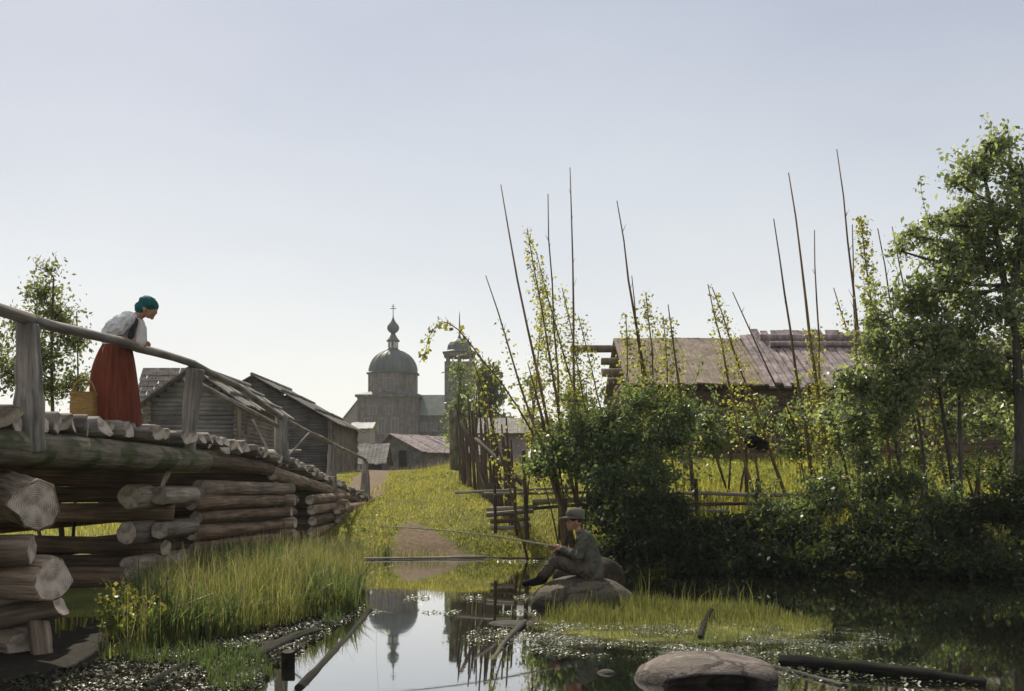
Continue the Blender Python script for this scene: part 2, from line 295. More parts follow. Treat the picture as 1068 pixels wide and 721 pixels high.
def edge(attr):
    ad = N.new("ShaderNodeMath"); ad.operation = 'MULTIPLY_ADD'; ad.inputs[1].default_value = 0.9
    sb = N.new("ShaderNodeMath"); sb.operation = 'SUBTRACT'; sb.inputs[1].default_value = 0.45
    L.new(n2.outputs['Fac'], ad.inputs[0]); L.new(attr.outputs['Fac'], sb.inputs[0]); L.new(sb.outputs[0], ad.inputs[2])
    rr = ramp(N, [(0.36, (0, 0, 0)), (0.70, (1, 1, 1))]); L.new(ad.outputs[0], rr.inputs['Fac']); return rr
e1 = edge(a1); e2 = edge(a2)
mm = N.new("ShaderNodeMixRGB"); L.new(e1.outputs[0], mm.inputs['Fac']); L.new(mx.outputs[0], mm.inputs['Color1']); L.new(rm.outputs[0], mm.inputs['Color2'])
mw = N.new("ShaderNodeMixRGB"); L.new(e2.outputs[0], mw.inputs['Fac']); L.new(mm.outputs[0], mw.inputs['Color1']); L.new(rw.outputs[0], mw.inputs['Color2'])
b = N.new("ShaderNodeBsdfPrincipled"); b.inputs['Roughness'].default_value = 0.9; b.inputs['Specular IOR Level'].default_value = 0.15
L.new(mw.outputs[0], b.inputs['Base Color'])
bp = N.new("ShaderNodeBump"); bp.inputs['Strength'].default_value = 0.6; bp.inputs['Distance'].default_value = 0.05
L.new(n2.outputs['Fac'], bp.inputs['Height']); L.new(bp.outputs[0], b.inputs['Normal']); L.new(b.outputs[0], out.inputs['Surface'])

# ---------------------------------------------------------------- object helpers
def link(o, parent=None):
    C.objects.link(o)
    if parent is not None:
        o.parent = parent




        o.matrix_parent_inverse = Matrix.Translation(ORG[parent.name]).inverted()
    return o

ORG = {}                                                # world position of every parent (they are never rotated)

def tag(o, label, cat, group=None, kind=None):
    if label: o['label'] = label
    if cat: o['category'] = cat
    if group: o['group'] = group
    if kind: o['kind'] = kind
    return o

def thing(name, loc, label, cat, group=None):
    o = bpy.data.objects.new(name, None); o.empty_display_size = 0.2
    C.objects.link(o); o.location = loc; ORG[o.name] = Vector(loc)
    return tag(o, label, cat, group)

class MB:
    """collects polygons and becomes one mesh object"""
    def __init__(s): s.v = []; s.f = []; s.m = []
    def add(s, verts, faces, m=0):
        o = len(s.v); s.v.extend(tuple(v) for v in verts)
        for f in faces: s.f.append(tuple(i + o for i in f)); s.m.append(m)
    def hexa(s, p, m=0):                                # 8 points: bottom ring then top ring
        s.add(p, [(3, 2, 1, 0), (4, 5, 6, 7), (0, 1, 5, 4), (1, 2, 6, 5), (2, 3, 7, 6), (3, 0, 4, 7)], m)
    def box(s, a, b, m=0):
        x0, y0, z0 = a; x1, y1, z1 = b
        s.hexa([(x0, y0, z0), (x1, y0, z0), (x1, y1, z0), (x0, y1, z0), (x0, y0, z1), (x1, y0, z1), (x1, y1, z1), (x0, y1, z1)], m)
    def tube(s, pts, rad, seg=8, m=0, cap=True, capm=None, jit=0.0, squash=1.0, thin=1.0):
        pts = [Vector(p) for p in pts]; n = len(pts)
        if not hasattr(rad, '__len__'): rad = [rad] * n
        up = None; V = []
        for i, p in enumerate(pts):
            t = (pts[min(i + 1, n - 1)] - pts[max(i - 1, 0)]).normalized()
            if up is None:
                up = Vector((0, 0, 1)) if abs(t.z) < 0.9 else Vector((1, 0, 0))
            a = t.cross(up).normalized(); b_ = a.cross(t).normalized(); up = b_
            for k in range(seg):
                th = 2 * math.pi * k / seg
                r = rad[i] * (1 + (random.uniform(-jit, jit) if jit else 0))
                V.append(p + a * math.cos(th) * r * thin + b_ * math.sin(th) * r * squash)
        F = []
        for i in range(n - 1):
            for k in range(seg):
                k2 = (k + 1) % seg
                F.append((i * seg + k, i * seg + k2, (i + 1) * seg + k2, (i + 1) * seg + k))
        s.add(V, F, m)
        if cap:
            o = len(s.v) - len(V); cm = m if capm is None else capm
            s.f.append(tuple(o + k for k in reversed(range(seg)))); s.m.append(cm)
            s.f.append(tuple(o + (n - 1) * seg + k for k in range(seg))); s.m.append(cm)
    def lathe(s, prof, c, seg=24, m=0, phase=0.0, cap=True):
        V = []; F = []
        for r, z in prof:
            for k in range(seg):
                th = 2 * math.pi * k / seg + phase
                V.append((c[0] + r * math.cos(th), c[1] + r * math.sin(th), c[2] + z))
        n = len(prof)
        for i in range(n - 1):
            for k in range(seg):
                k2 = (k + 1) % seg
                F.append((i * seg + k, i * seg + k2, (i + 1) * seg + k2, (i + 1) * seg + k))
        if cap: F += [tuple(reversed(range(seg))), tuple((n - 1) * seg + k for k in range(seg))]
        s.add(V, F, m)
    def build(s, name, mats, parent=None, smooth=False, origin=None):
        if not isinstance(mats, (list, tuple)): mats = [mats]
        V = np.array(s.v, float)
        if origin is None:
            origin = ((V[:, 0].min() + V[:, 0].max()) / 2, (V[:, 1].min() + V[:, 1].max()) / 2, V[:, 2].min())
        V = V - np.array(origin)
        me = bpy.data.meshes.new(name); me.from_pydata(V.tolist(), [], s.f)
        for q in mats: me.materials.append(q)
        me.polygons.foreach_set('material_index', s.m)
        if smooth:
            me.polygons.foreach_set('use_smooth', [True] * len(s.f))
        me.update()
        o = bpy.data.objects.new(name, me)
        o.location = origin
        link(o, parent); ORG[o.name] = Vector(origin)
        return o

def mesh_np(name, V, k, mat, parent=None, origin=None, attrs=None, smooth=False, faces=None):
    """big mesh from arrays; faces of k corners in order unless given"""
    V = np.asarray(V, float)
    if origin is None:
        origin = ((V[:, 0].min() + V[:, 0].max()) / 2, (V[:, 1].min() + V[:, 1].max()) / 2, V[:, 2].min())
    W = (V - np.array(origin)).astype(np.float32)
    me = bpy.data.meshes.new(name)
    if faces is None: idx = np.arange(len(V), dtype=np.int32); nf = len(V) // k
    else: idx = np.asarray(faces, dtype=np.int32).ravel(); nf = len(idx) // k
    me.vertices.add(len(V)); me.vertices.foreach_set('co', W.ravel())
    me.loops.add(len(idx)); me.loops.foreach_set('vertex_index', idx)
    me.polygons.add(nf); me.polygons.foreach_set('loop_start', np.arange(0, nf * k, k, dtype=np.int32))
    if smooth: me.polygons.foreach_set('use_smooth', np.ones(nf, bool))
    me.materials.append(mat)
    for an, av in (attrs or {}).items():
        at = me.attributes.new(an, 'FLOAT', 'POINT'); at.data.foreach_set('value', np.asarray(av, np.float32))
    me.update(calc_edges=True); me.validate()
    o = bpy.data.objects.new(name, me); o.location = origin
    link(o, parent); ORG[o.name] = Vector(origin)
    return o

def log(name, p0, p1, r0, r1=None, mats=(None, None), parent=None, seg=14, rings=7, wob=0.05, bend=0.0, flat=0.0, hewn=0.0, tilt=0.0, endcut=0.15):
    """one log: origin at its butt, local Z along it, uneven girth, slight crook, crooked saw cuts, end grain on its caps"""
    p0, p1 = Vector(p0), Vector(p1); r1 = r1 or r0
    ax = p1 - p0; Ln = ax.length
    q = ax.to_track_quat('Z', 'Y')
    ph = random.uniform(0, 6.28); lob = [1 + random.uniform(-wob, wob) - (hewn * random.random()) for _ in range(seg)]
    bx, by = random.uniform(-1, 1) * bend, random.uniform(-1, 1) * bend
    V = []; F = []; mi = []
    c0 = (random.uniform(-endcut, endcut), random.uniform(-endcut, endcut)); c1 = (random.uniform(-endcut, endcut), random.uniform(-endcut, endcut))
    for i in range(rings):
        t = i / (rings - 1); rr = r0 + (r1 - r0) * t
        s = math.sin(math.pi * t)
        rw = 1 + random.uniform(-wob, wob) * 0.5
        for k in range(seg):
            th = 2 * math.pi * k / seg + ph
            r = rr * lob[k] * rw * (1 + random.uniform(-wob, wob) * 0.35)
            x, y = r * math.cos(th), r * math.sin(th)
            z = t * Ln
            if i == 0: z += (c0[0] * x + c0[1] * y)
            if i == rings - 1: z += (c1[0] * x + c1[1] * y)
            V.append((x + bx * s, y + by * s, z))
    for i in range(rings - 1):
        for k in range(seg):
            k2 = (k + 1) % seg
            F.append((i * seg + k, i * seg + k2, (i + 1) * seg + k2, (i + 1) * seg + k)); mi.append(0)
    # slightly bevelled ends: a smaller ring, then the cap
    for end, base in ((0, 0), (1, (rings - 1) * seg)):
        ring = len(V)
        for k in range(seg):
            x, y, z = V[base + k]
            V.append((x * 0.9, y * 0.9, z + (-0.012 if end == 0 else 0.012)))
        for k in range(seg):
            k2 = (k + 1) % seg
            F.append((base + k2, base + k, ring + k, ring + k2) if end == 0 else (base + k, base + k2, ring + k2, ring + k)); mi.append(0)
        cen = len(V); V.append((bx * 0, by * 0, (0 if end == 0 else Ln)))
        for k in range(seg):
            k2 = (k + 1) % seg
            F.append((ring + k2, ring + k, cen) if end == 0 else (ring + k, ring + k2, cen)); mi.append(1)
    me = bpy.data.meshes.new(name); me.from_pydata(V, [], F)
    a, b_ = mats
    me.materials.append(a); me.materials.append(b_ or a)
    me.polygons.foreach_set('material_index', mi)
    me.polygons.foreach_set('use_smooth', [m_ == 0 for m_ in mi]); me.update()
    o = bpy.data.objects.new(name, me); o.location = p0; o.rotation_mode = 'QUATERNION'; o.rotation_quaternion = q
    link(o, parent); ORG[o.name] = p0
    return o

# foliage ---------------------------------------------------------
def leaf_quads(cen, size, droop=0.25, aspect=0.55, up=0.5):
    """rhombic leaf blades at the given centres, random headings, a bias to lie level"""
    n = len(cen)
    d = rng.normal(size=(n, 3)); d[:, 2] -= droop * 1.5
    d /= np.linalg.norm(d, axis=1, keepdims=True)
    nr = rng.normal(size=(n, 3)); nr[:, 2] += up * 2 * np.sign(rng.uniform(-0.15, 1, n))
    s = np.cross(d, nr); s /= np.linalg.norm(s, axis=1, keepdims=True) + 1e-9
    nn = np.cross(s, d)
    L_ = size * rng.uniform(0.4, 1.5, (n, 1)); W_ = L_ * aspect * 0.5 * rng.uniform(0.8, 1.2, (n, 1))
    b0 = cen - d * L_ * 0.5; t0 = cen + d * L_ * 0.5
    mid = cen - d * L_ * 0.06 + nn * L_ * 0.06
    out = np.stack([b0, mid + s * W_, t0 - nn * L_ * 0.05, mid - s * W_], axis=1)
    return out.reshape(-1, 3)

def bez(a, b_, c, n):
    t = np.linspace(0, 1, n)[:, None]
    return (1 - t) ** 2 * np.array(a) + 2 * (1 - t) * t * np.array(b_) + t * t * np.array(c)

def ell_points(n, c, r, shell=0.5):
    u = rng.normal(size=(n, 3)); u /= np.linalg.norm(u, axis=1, keepdims=True)
    rad = rng.uniform(shell ** 3, 1, (n, 1)) ** (1 / 3)
    return np.array(c) + u * rad * np.array(r)

def plant(name, label, cat, base, stems, clumps, n_leaf, size, mat, group=None, twigs=14, sig=0.16, bark=None, trunk_r=0.06, limb=True, up=0.5, droop=0.25, aspect=0.55, density_pow=0.66, crown='crown', shoots=0):
    """stems: list of (foot, top) lines; clumps: (centre, radii). Limbs run from the nearest stem to every clump, twigs fan out inside it, leaves gather round the twig ends"""
    root = thing(name, base, label, cat, group)
    bark = bark or M_BARK
    lines = []
    for (a, b_, r) in stems:
        a, b_ = np.array(a, float), np.array(b_, float)
        mid = (a + b_) / 2 + rng.normal(size=3) * np.linalg.norm(b_ - a) * 0.05
        pts = bez(a, mid, b_, 9); lines.append(pts)
        mb = MB(); mb.tube([tuple(p) for p in pts], list(np.linspace(r, r * 0.3, 9)), 7, jit=0.06)
        mb.build('trunk', bark, root, smooth=True)
    vols = np.array([np.prod(c[1]) for c in clumps]) ** density_pow; vols /= vols.sum()
    lv = []; tw = MB()
    allp = np.concatenate([l[2:] for l in lines])
    for (c, r), w in zip(clumps, vols):
        c = np.array(c, float); r = np.array(r, float)
        dd = np.linalg.norm((allp - c) * np.array([1, 1, 1.0]), axis=1) + 0.6 * np.maximum(0, allp[:, 2] - c[2] + 0.1)
        att = allp[np.argmin(dd)]
        if limb:
            lr = max(0.008, trunk_r * 0.38)
            mid = (att + c) / 2 + np.array([0, 0, -0.12 * np.linalg.norm(c - att)])
            tw.tube([tuple(p) for p in bez(att, mid, c, 5)], list(np.linspace(lr, lr * 0.45, 5)), 5, cap=False)
        k = max(6, int(twigs * 1.5 * (0.6 + 8 * w)))
        pts = c + (ell_points(k, c, r, 0.35) - c) * np.exp(rng.normal(size=(k, 1)) * .28)
        nl = int(n_leaf * w)
        for p in pts:
            if limb:
                s0 = c + (p - c) * 0.15
                tw.tube([tuple(s0), tuple((s0 + p) / 2 + rng.normal(size=3) * 0.05), tuple(p)], [0.009, 0.006, 0.003], 3, cap=False)
        wt = rng.uniform(0.3, 1.6, k); wt /= wt.sum()
        ids = rng.choice(k, nl, p=wt)
        # along the twig from two thirds out to its end
        tt = rng.uniform(0.3, 1.1, (nl, 1))
        q = c + (pts[ids] - c) * tt + rng.normal(size=(nl, 3)) * sig * np.array([1, 1, 0.8])
        lv.append(leaf_quads(q, size, droop, aspect, up))
    for q_ in range(shoots):                             # long free shoots that break the outline
        c, r = clumps[rng.integers(len(clumps))]
        a_ = np.array(c) + rng.normal(size=3) * np.array(r) * .5; L_ = rng.uniform(.35, .95)
        e_ = a_ + np.array([rng.normal() * .25, rng.normal() * .25 - .05, rng.uniform(.5, 1)]) * L_
        m_ = (a_ + e_) / 2 + rng.normal(size=3) * .06
        pp_ = bez(a_, m_, e_, 6); tw.tube([tuple(p) for p in pp_], list(np.linspace(.008, .003, 6)), 3, cap=False)
        tt = rng.uniform(.1, 1.03, int(34 * L_ / .7)); xx = np.stack([np.interp(tt, np.linspace(0, 1, 6), pp_[:, i]) for i in range(3)], 1)
        lv.append(leaf_quads(xx + rng.normal(size=xx.shape) * .05, size * .9, droop, aspect, up))
    if limb and tw.v: tw.build('branches', bark, root, smooth=True)['kind'] = 'stuff'
    mesh_np(crown, np.concatenate(lv), 4, mat, root)
    return root

def blades(xyz, h, w, bend=0.35, wind=(0, 0), seg=2):
    """curved grass blades as triangles+quads encoded as quads (tip doubled is avoided: tip is a narrow edge)"""
    n = len(xyz)
    th = rng.uniform(0, 2 * np.pi, n)
    wd = np.stack([np.cos(th), np.sin(th), np.zeros(n)], 1)
    ph = rng.uniform(0, 2 * np.pi, n); bd = np.abs(rng.normal(size=n)) * bend
    ld = np.stack([np.cos(ph) * bd + wind[0], np.sin(ph) * bd + wind[1], np.zeros(n)], 1)
    h = (h * np.ones(n))[:, None]; w = (w * np.ones(n))[:, None]
    z = np.array([0, 0, 1.0])
    p0 = xyz; p1 = xyz + z * h * 0.55 + ld * h * 0.22; p2 = xyz + z * h * (0.98 - 0.25 * bd[:, None].clip(0, 1)) + ld * h
    V = np.stack([p0 - wd * w, p0 + wd * w, p1 + wd * w * 0.8, p1 - wd * w * 0.8, p2 + wd * w * 0.12, p2 - wd * w * 0.12], 1)   # n,6,3
    base = np.arange(n)[:, None] * 6
    F = np.concatenate([base + np.array([0, 1, 2, 3]), base + np.array([3, 2, 4, 5])], 1).reshape(-1, 4)
    return V.reshape(-1, 3), F

# ---------------------------------------------------------------- terrain
LE_Y = [0, 6, 7.5, 9, 10.5, 12, 13, 15, 18, 20.2, 22, 40]; LE_X = [-2.2, -2.05, -1.98, -1.98, -1.95, -1.86, -1.92, -2.16, -2.62, -2.95, -3.4, -3.6]
FS_X = [-5, -2.9, -0.4, 0.4, 1.5, 2.5, 4, 10, 14]; FS_Y = [20.4, 20.6, 20.7, 20.6, 20.0, 18.9, 18.2, 17.4, 16.5]
def shore(X, Y):
    """metres inside the pond (negative on land)"""
    dl = X - np.interp(Y, LE_Y, LE_X); df = np.interp(X, FS_X, FS_Y) - Y
    return np.minimum(np.minimum(dl, df), np.minimum(13.5 - X, Y - 1.6))
def fnoise(X, Y, s, seed=0):
    r = np.random.default_rng(seed); out = 0
    for k in range(6):
        a = r.uniform(0, 6.28, 2); f = s * r.uniform(0.5, 1.8); d = r.uniform(0, 6.28)
        out = out + np.sin(X * f * math.cos(d) + Y * f * math.sin(d) + a[0])
    return out / 6
def height(X, Y):
    X = np.asarray(X, float); Y = np.asarray(Y, float)
    left = np.interp(Y, [0, 8, 12, 20, 26, 32, 40, 60, 150, 500], [.12, .08, .2, .22, .5, 1.15, 1.7, 2.2, 2.8, 3.2])
    mid = np.interp(Y, [19, 20.6, 21.4, 22.4, 24, 28, 32, 36, 42, 60, 150, 500], [.0, .06, .22, .5, .86, 1.32, 1.72, 2.0, 2.2, 2.35, 2.8, 3.2])
    mid = mid - 0.28 * (1 - ss(-4.2, -1.6, X)) * ss(23, 30, Y) * (1 - ss(50, 70, Y))
    right = np.interp(Y, [17.5, 18.4, 20, 22, 24, 30, 36, 60, 150, 500], [.0, .3, .75, 1.1, 1.25, 1.85, 2.1, 2.35, 2.8, 3.2])
    left = np.where(X > -3.7, left * ss(-.4, 1.6, Y - (8.8 + 2.6 * (X + 3.1))) + .02, left)
    wl_ = 1 - ss(-4.7, -3.1, X) * ss(16, 20, Y); wr_ = ss(0.9, 2.8, X)
    z = left * wl_ + (1 - wl_) * (mid * (1 - wr_) + right * wr_)
    z = z + 0.05 * fnoise(X, Y, 1.7, 3) * ss(0.2, 1.5, -shore(X, Y)) + 0.35 * fnoise(X, Y, 0.06, 4) * ss(60, 140, np.hypot(X, Y))
    s = shore(X, Y)
    land = z * ss(0, 0.9, -s) + 0.012
    bed = -0.45 * ss(0, 1.2, s)
    h = np.where(s > 0, bed, land)
    # low sedge islet in the middle of the pond
    e = ((X - 1.75) / 1.75) ** 2 + ((Y - 11.1) / 1.45) ** 2
    h = np.maximum(h, 0.05 - 0.07 * e + .012 * fnoise(X, Y, 5, 61))
    return h
def hz(x, y): return float(height(x, y))

gx = np.concatenate([-np.geomspace(14.3, 1400, 34)[::-1], np.arange(-14, 14.01, 0.16), np.geomspace(14.3, 1400, 34)])
gy = np.concatenate([np.linspace(-300, 1.5, 12), np.arange(2, 44.01, 0.16), np.geomspace(44.5, 2600, 48)])
GX, GY = np.meshgrid(gx, gy)
GZ = height(GX, GY)
V = np.stack([GX.ravel(), GY.ravel(), GZ.ravel()], 1)
nx, ny = len(gx), len(gy)
i0 = (np.arange(ny - 1)[:, None] * nx + np.arange(nx - 1)).ravel()
F = np.stack([i0, i0 + 1, i0 + 1 + nx, i0 + nx], 1)
def mud_mask(X, Y):
    m_ = (1 - ss(0.15, 1.15, np.abs((X + 1.5 + .3 * (Y - 20.5)) / np.maximum(.12, 1.5 - 0.55 * (Y - 20.5))))) * (1 - ss(22.4, 23.4, Y)) * ss(20.0, 20.3, Y)
    px_ = np.interp(Y, [26, 30, 36, 60], [-4.2, -4.3, -4.9, -7.5])
    path = (1 - ss(0.4, 1.0, np.abs(X - px_) / 0.9)) * ss(26.5, 28, Y) * (1 - ss(60, 80, Y))
    under = (1 - ss(0.0, 1.0, np.abs(X + 6.2) / 2.1)) * 0.75 * (1 - ss(24, 27, Y))
    return np.maximum(np.maximum(m_, path), under)
mudv = mud_mask(V[:, 0], V[:, 1])
sh = shore(V[:, 0], V[:, 1])
wet_shade_v = np.where(sh > -0.12, 1.0, 0.0)
marsh_shade = (V[:, 0] > -4.6) & (V[:, 0] < -1.5) & (V[:, 1] < 8.9 + 2.6 * (V[:, 0] + 3.1)) & (V[:, 1] > 3) | ((V[:, 0] > -8) & (V[:, 0] < -3.3) & (V[:, 1] < 10.5) & (V[:, 1] > 3))  # wet margin, and shade round the near crib painted into the ground
wet_shade_v = np.maximum(wet_shade_v, marsh_shade * 1.0)
wet_shade_v = np.where((((V[:, 0] - 1.75) / 1.75) ** 2 + ((V[:, 1] - 11.1) / 1.45) ** 2 < 1) & (V[:, 2] > .0), .12, wet_shade_v)
g = mesh_np('ground', V, 4, M_GROUND, None, (0, 0, 0), {'mud': mudv, 'wet': wet_shade_v}, True, F)
tag(g, 'sunlit green meadow rising from the pond with a bare earth landing', None, None, 'structure')
mb = MB()
mb.add([(-3.4, 0.5, 0), (14, 0.5, 0), (14, 22, 0), (-3.4, 22, 0)], [(0, 1, 2, 3)])
w = mb.build('water', M_WATER, None); tag(w, 'still dark pond water mirroring the sky and the church dome', None, None, 'structure')

# ---------------------------------------------------------------- log bridge
RX = lambda y: float(np.interp(y, [7, 9.9, 14.4, 19.6, 24.2, 27.7], [-4.62, -4.58, -4.42, -4.33, -4.2, -3.92]))     # line of the rail
DZ = lambda y: float(np.interp(y, [6, 9.5, 12, 14.4, 17, 19.6, 22, 24.2, 27.7, 29], [2.12, 2.17, 2.2, 2.2, 2.14, 2.03, 1.83, 1.62, 1.20, 1.08]))  # deck top
bridge = thing('log_bridge', (-5.8, 16.0, 0.2), 'long footbridge of rough grey logs on stacked timber cribs', 'bridge')
y = 6.6
while y < 28.6:
    r = random.uniform(0.088, 0.125) * (1.0 if y < 20 else 0.8)
    y += r
    xe = RX(y) + random.uniform(-0.02, 0.17); xb = -7.5 + random.uniform(-0.2, 0.2)
    zc = DZ(y) - r + random.uniform(-0.02, 0.03)
    log('deck_log', (xe, y, zc), (xb, y + random.uniform(-.05, .05), zc + random.uniform(-.02, .02)), r * random.uniform(0.95, 1.1), r * 0.9, (M_DECK, M_END), bridge, seg=9, rings=4, wob=0.13, hewn=0.28, endcut=0.7)
    y += r * random.uniform(0.95, 1.08)
# main beam over the gap, then beams under the ramp
log('stringer_log', (RX(8) - 0.12, 6.2, 1.80), (RX(15) - 0.02, 15.1, 1.80), 0.185, 0.16, (M_MOSSY, M_END), bridge, wob=0.05, bend=0.03, rings=10)
log('stringer_log', (-5.7, 6.2, 1.80), (-5.7, 15.0, 1.80), 0.17, 0.16, (M_LOGD, M_END), bridge, bend=0.03)
log('stringer_log', (-7.0, 6.2, 1.80), (-7.0, 15.0, 1.80), 0.17, 0.16, (M_LOGD, M_END), bridge, bend=0.03)
log('stringer_log', (-4.50, 14.9, 1.86), (-4.42, 20.2, 1.70), 0.13, 0.12, (M_LOGD, M_END), bridge)
log('stringer_log', (-4.36, 19.2, 1.66), (-4.12, 25.6, 1.20), 0.13, 0.11, (M_LOG, M_END), bridge)
log('stringer_log', (-4.26, 23.6, 1.40), (-3.95, 28.6, 0.90), 0.12, 0.10, (M_LOG, M_END), bridge)
# near crib: heavy butts sticking out past the deck
def crib_log(p0, p1, r0, r1=None, m=M_LOGD, **k):
    log('crib_log', p0, p1, r0, r1, (m, M_END), bridge, **k)
for px, py, d, rp, vx, vy, vz in ((34, 526, 8.6, 29, -1.0, 1.5, .1), (22, 574, 8.45, 18, -2.2, .6, -.10), (46, 605, 8.6, 26, -2.2, .75, .02), (50, 634, 8.8, 15, -2.0, .3, -.42), (20, 672, 8.8, 22, -1.6, 1.2, .05), (22, 706, 8.7, 20, -2.0, .4, .05)):
    c = P(px, py, d); r = rp * d / FPX; v = Vector((vx, vy, vz))
    crib_log(c - v.normalized() * .1, c + v, r, r * .95, m=M_LOG, wob=.12, hewn=.22, endcut=.4, seg=11)
log('crib_log', P(48, 706, 8.6), P(40, 650, 8.75), .12, .10, (M_LOG, M_END), bridge, seg=7, wob=.15, hewn=.3)
for z in (0.35, 0.78, 1.15, 1.5):
    crib_log((-5.0, 8.3, z), (-5.0, 6.0, z), 0.17, 0.17)
# middle crib: crossed logs, butts towards the viewer at its corner
zs = [0.16, 0.40, 0.63, 0.86, 1.09, 1.32, 1.55]
for i, z in enumerate(zs):
    r = 0.135 + random.uniform(-.02, .025)
    if i % 2 == 0:
        crib_log((-4.45 + random.uniform(-.2, .12), 14.05 + random.uniform(-.04, .04), z), (-8.3, 14.05, z + random.uniform(-.03, .03)), r, r * 0.95, m=M_LOGD, wob=0.1, endcut=.5, bend=.04)
        if i != 2: crib_log((-4.36 + random.uniform(-.06, .06), 19.45, z - 0.03), (-7.6, 19.5, z - .03), r, r, m=M_LOGD)
    else:
        crib_log((-4.80 + random.uniform(-.05, .05), 13.25 + random.uniform(-.15, .12), z), (-4.48, 20.3, z - 0.07), r * 1.22, r * 0.95, m=M_BUTT, wob=0.08, rings=9)
        crib_log((-7.6, 13.6, z), (-7.4, 20.2, z), r, r)
        crib_log((-4.5 + random.uniform(-.1, .15), 13.62, z + .01), (-4.52, 14.9, z + .01), r * .95, r * .9, m=M_BUTT, wob=.1, endcut=.4)
        if i != 3: crib_log((-4.45 + random.uniform(-.1, .1), 14.3, z + .02), (-7.9, 14.25, z), r * 0.8, r * 0.8, m=M_LOGD)
# a second face of logs between the middle corner and the next, with their butts poking out there
for i, z in enumerate((0.28, 0.52, 0.75, 0.98, 1.2, 1.42)):
    r = 0.115 + random.uniform(-.025, .02)
    crib_log((-4.62 + random.uniform(-.02, .03), 15.4 + random.uniform(-.2, .2), z), (-4.22 + random.uniform(-.05, .05), 20.4 + random.uniform(-.2, .2), z - 0.05), r, r * 0.9, m=random.choice((M_LOGD, M_LOGD, M_LOG)), rings=9)
for i, z in enumerate((0.30, 0.52, 0.74, 0.96, 1.16)):
    r = 0.11
    crib_log((-4.08 + random.uniform(-.08, .05), 19.75, z), (-6.8, 19.9, z), r, r, m=M_LOG)
    crib_log((-4.0 + random.uniform(-.08, .06), 20.9 + random.uniform(-.1, .3), z - 0.02), (-3.98, 25.4, z), r * 0.95, r * 0.9, m=random.choice((M_LOG, M_LOGD)))
for i, z in enumerate((0.35, 0.58, 0.8, 1.0)):
    crib_log((-3.72 + random.uniform(-.08, .08), 24.3 - 0.2 * i, z), (-6.4, 24.2, z), 0.115, 0.11, m=M_LOG)
    crib_log((-3.85, 23.2 + random.uniform(0, .3), z - .11), (-3.8, 27.2, z - .1), 0.11, 0.1, m=M_LOGD)
# props lying at the crib's foot
for z_, r_ in ((.10, .15), (.33, .13)):
    crib_log((-4.75, 12.9, z_), (-8.0, 12.7, z_), r_, r_, m=M_LOGD, wob=.1, endcut=.4)
crib_log((-4.25, 14.6, 0.2), (-3.95, 16.2, 0.15), 0.13, 0.1, m=M_LOG, wob=0.1)
crib_log((-4.05, 15.2, 0.12), (-4.1, 17.2, 0.2), 0.11, 0.1, m=M_LOG, wob=0.1)
# posts, each a split upright wedge, and the handrail resting on them
for (y_, w0, w1, top, bot) in ((9.9, 0.15, 0.115, 2.98, 1.80), (14.4, 0.10, 0.12, 3.04, 1.85), (19.6, 0.16, 0.125, 2.72, 1.86), (24.2, 0.15, 0.10, 2.36, 1.3), (27.7, 0.17, 0.09, 1.98, 1.0)):
    x = RX(y_) + 0.05; dx = 0.10 if y_ == 14.4 else (0.02 if y_ > 20 else -0.02)
    log('post', (x - dx * .6, y_, bot), (x + dx * .5, y_, top), w0, w1, (M_RAIL, M_END), bridge, seg=8, rings=9, wob=0.14, hewn=0.2, bend=0.03)
rp_ = [P(-12, 322, 9.05), P(24, 333, 9.9), P(110, 356, 12.0), P(206, 379, 14.4), P(252, 405, 16.9), P(296, 436, 19.6), P(344, 462, 24.2), P(379, 479, 27.7)]
rp_ = [Vector((RX(p.y) + 0.04, p.y, p.z)) for p in rp_]
rp_[0].y = 6.0; rp_[0].x = RX(7) + .02; rp_[0].z = 3.0
for a, b_, r0, r1 in ((0, 1, .085, .078), (1, 3, .075, .07), (3, 5, .072, .066), (5, 7, .06, .055)):
    seq = rp_[a:b_ + 1]
    mb = MB(); pts = [seq[0]]
    for s, e in zip(seq[:-1], seq[1:]):
        for k in range(1, 5): pts.append(s.lerp(e, k / 4) + Vector((random.uniform(-.01, .01), 0, random.uniform(-.012, .012))))
    mb.tube(pts, list(np.linspace(r0, r1, len(pts))), 9, jit=0.08, squash=0.7)
    mb.build('handrail', M_RAILY , bridge, smooth=True)
mb = MB(); mb.tube([rp_[7], rp_[7] + Vector((0.05, .05, -.12)), rp_[7] + Vector((.02, .1, -.5))], [.055, .055, .05], 8); mb.build('handrail_end', M_RAIL, bridge, smooth=True)
# second, thinner rail lying under the first past the second post; far kerb plank; loose slab
log('brace_pole', (RX(14.4) - 0.05, 14.5, 2.92), (RX(19.6) - .02, 19.5, 2.55), 0.05, 0.045, (M_RAIL, M_END), bridge)
log('brace_pole', (RX(19.6) - .1, 19.0, 2.02), (RX(23) - .5, 23.6, 2.2), 0.04, 0.035, (M_RAIL, M_END), bridge)
log('brace_pole', P(284, 478, 19.5), P(264, 438, 20.0), .022, .015, (M_RAIL, M_END), bridge, seg=6)
log('brace_pole', P(291, 486, 19.4), P(322, 452, 20.6), .028, .02, (M_RAIL, M_END), bridge, seg=6)
log('kerb_log', (-7.25, 9.3, 2.62), (-5.6, 11.8, 2.27), 0.06, 0.05, (M_DECK, M_END), bridge)
log('kerb_log', (-7.2, 7.0, 2.27), (-7.25, 15.0, 2.29), 0.09, 0.08, (M_DECK, M_END), bridge)

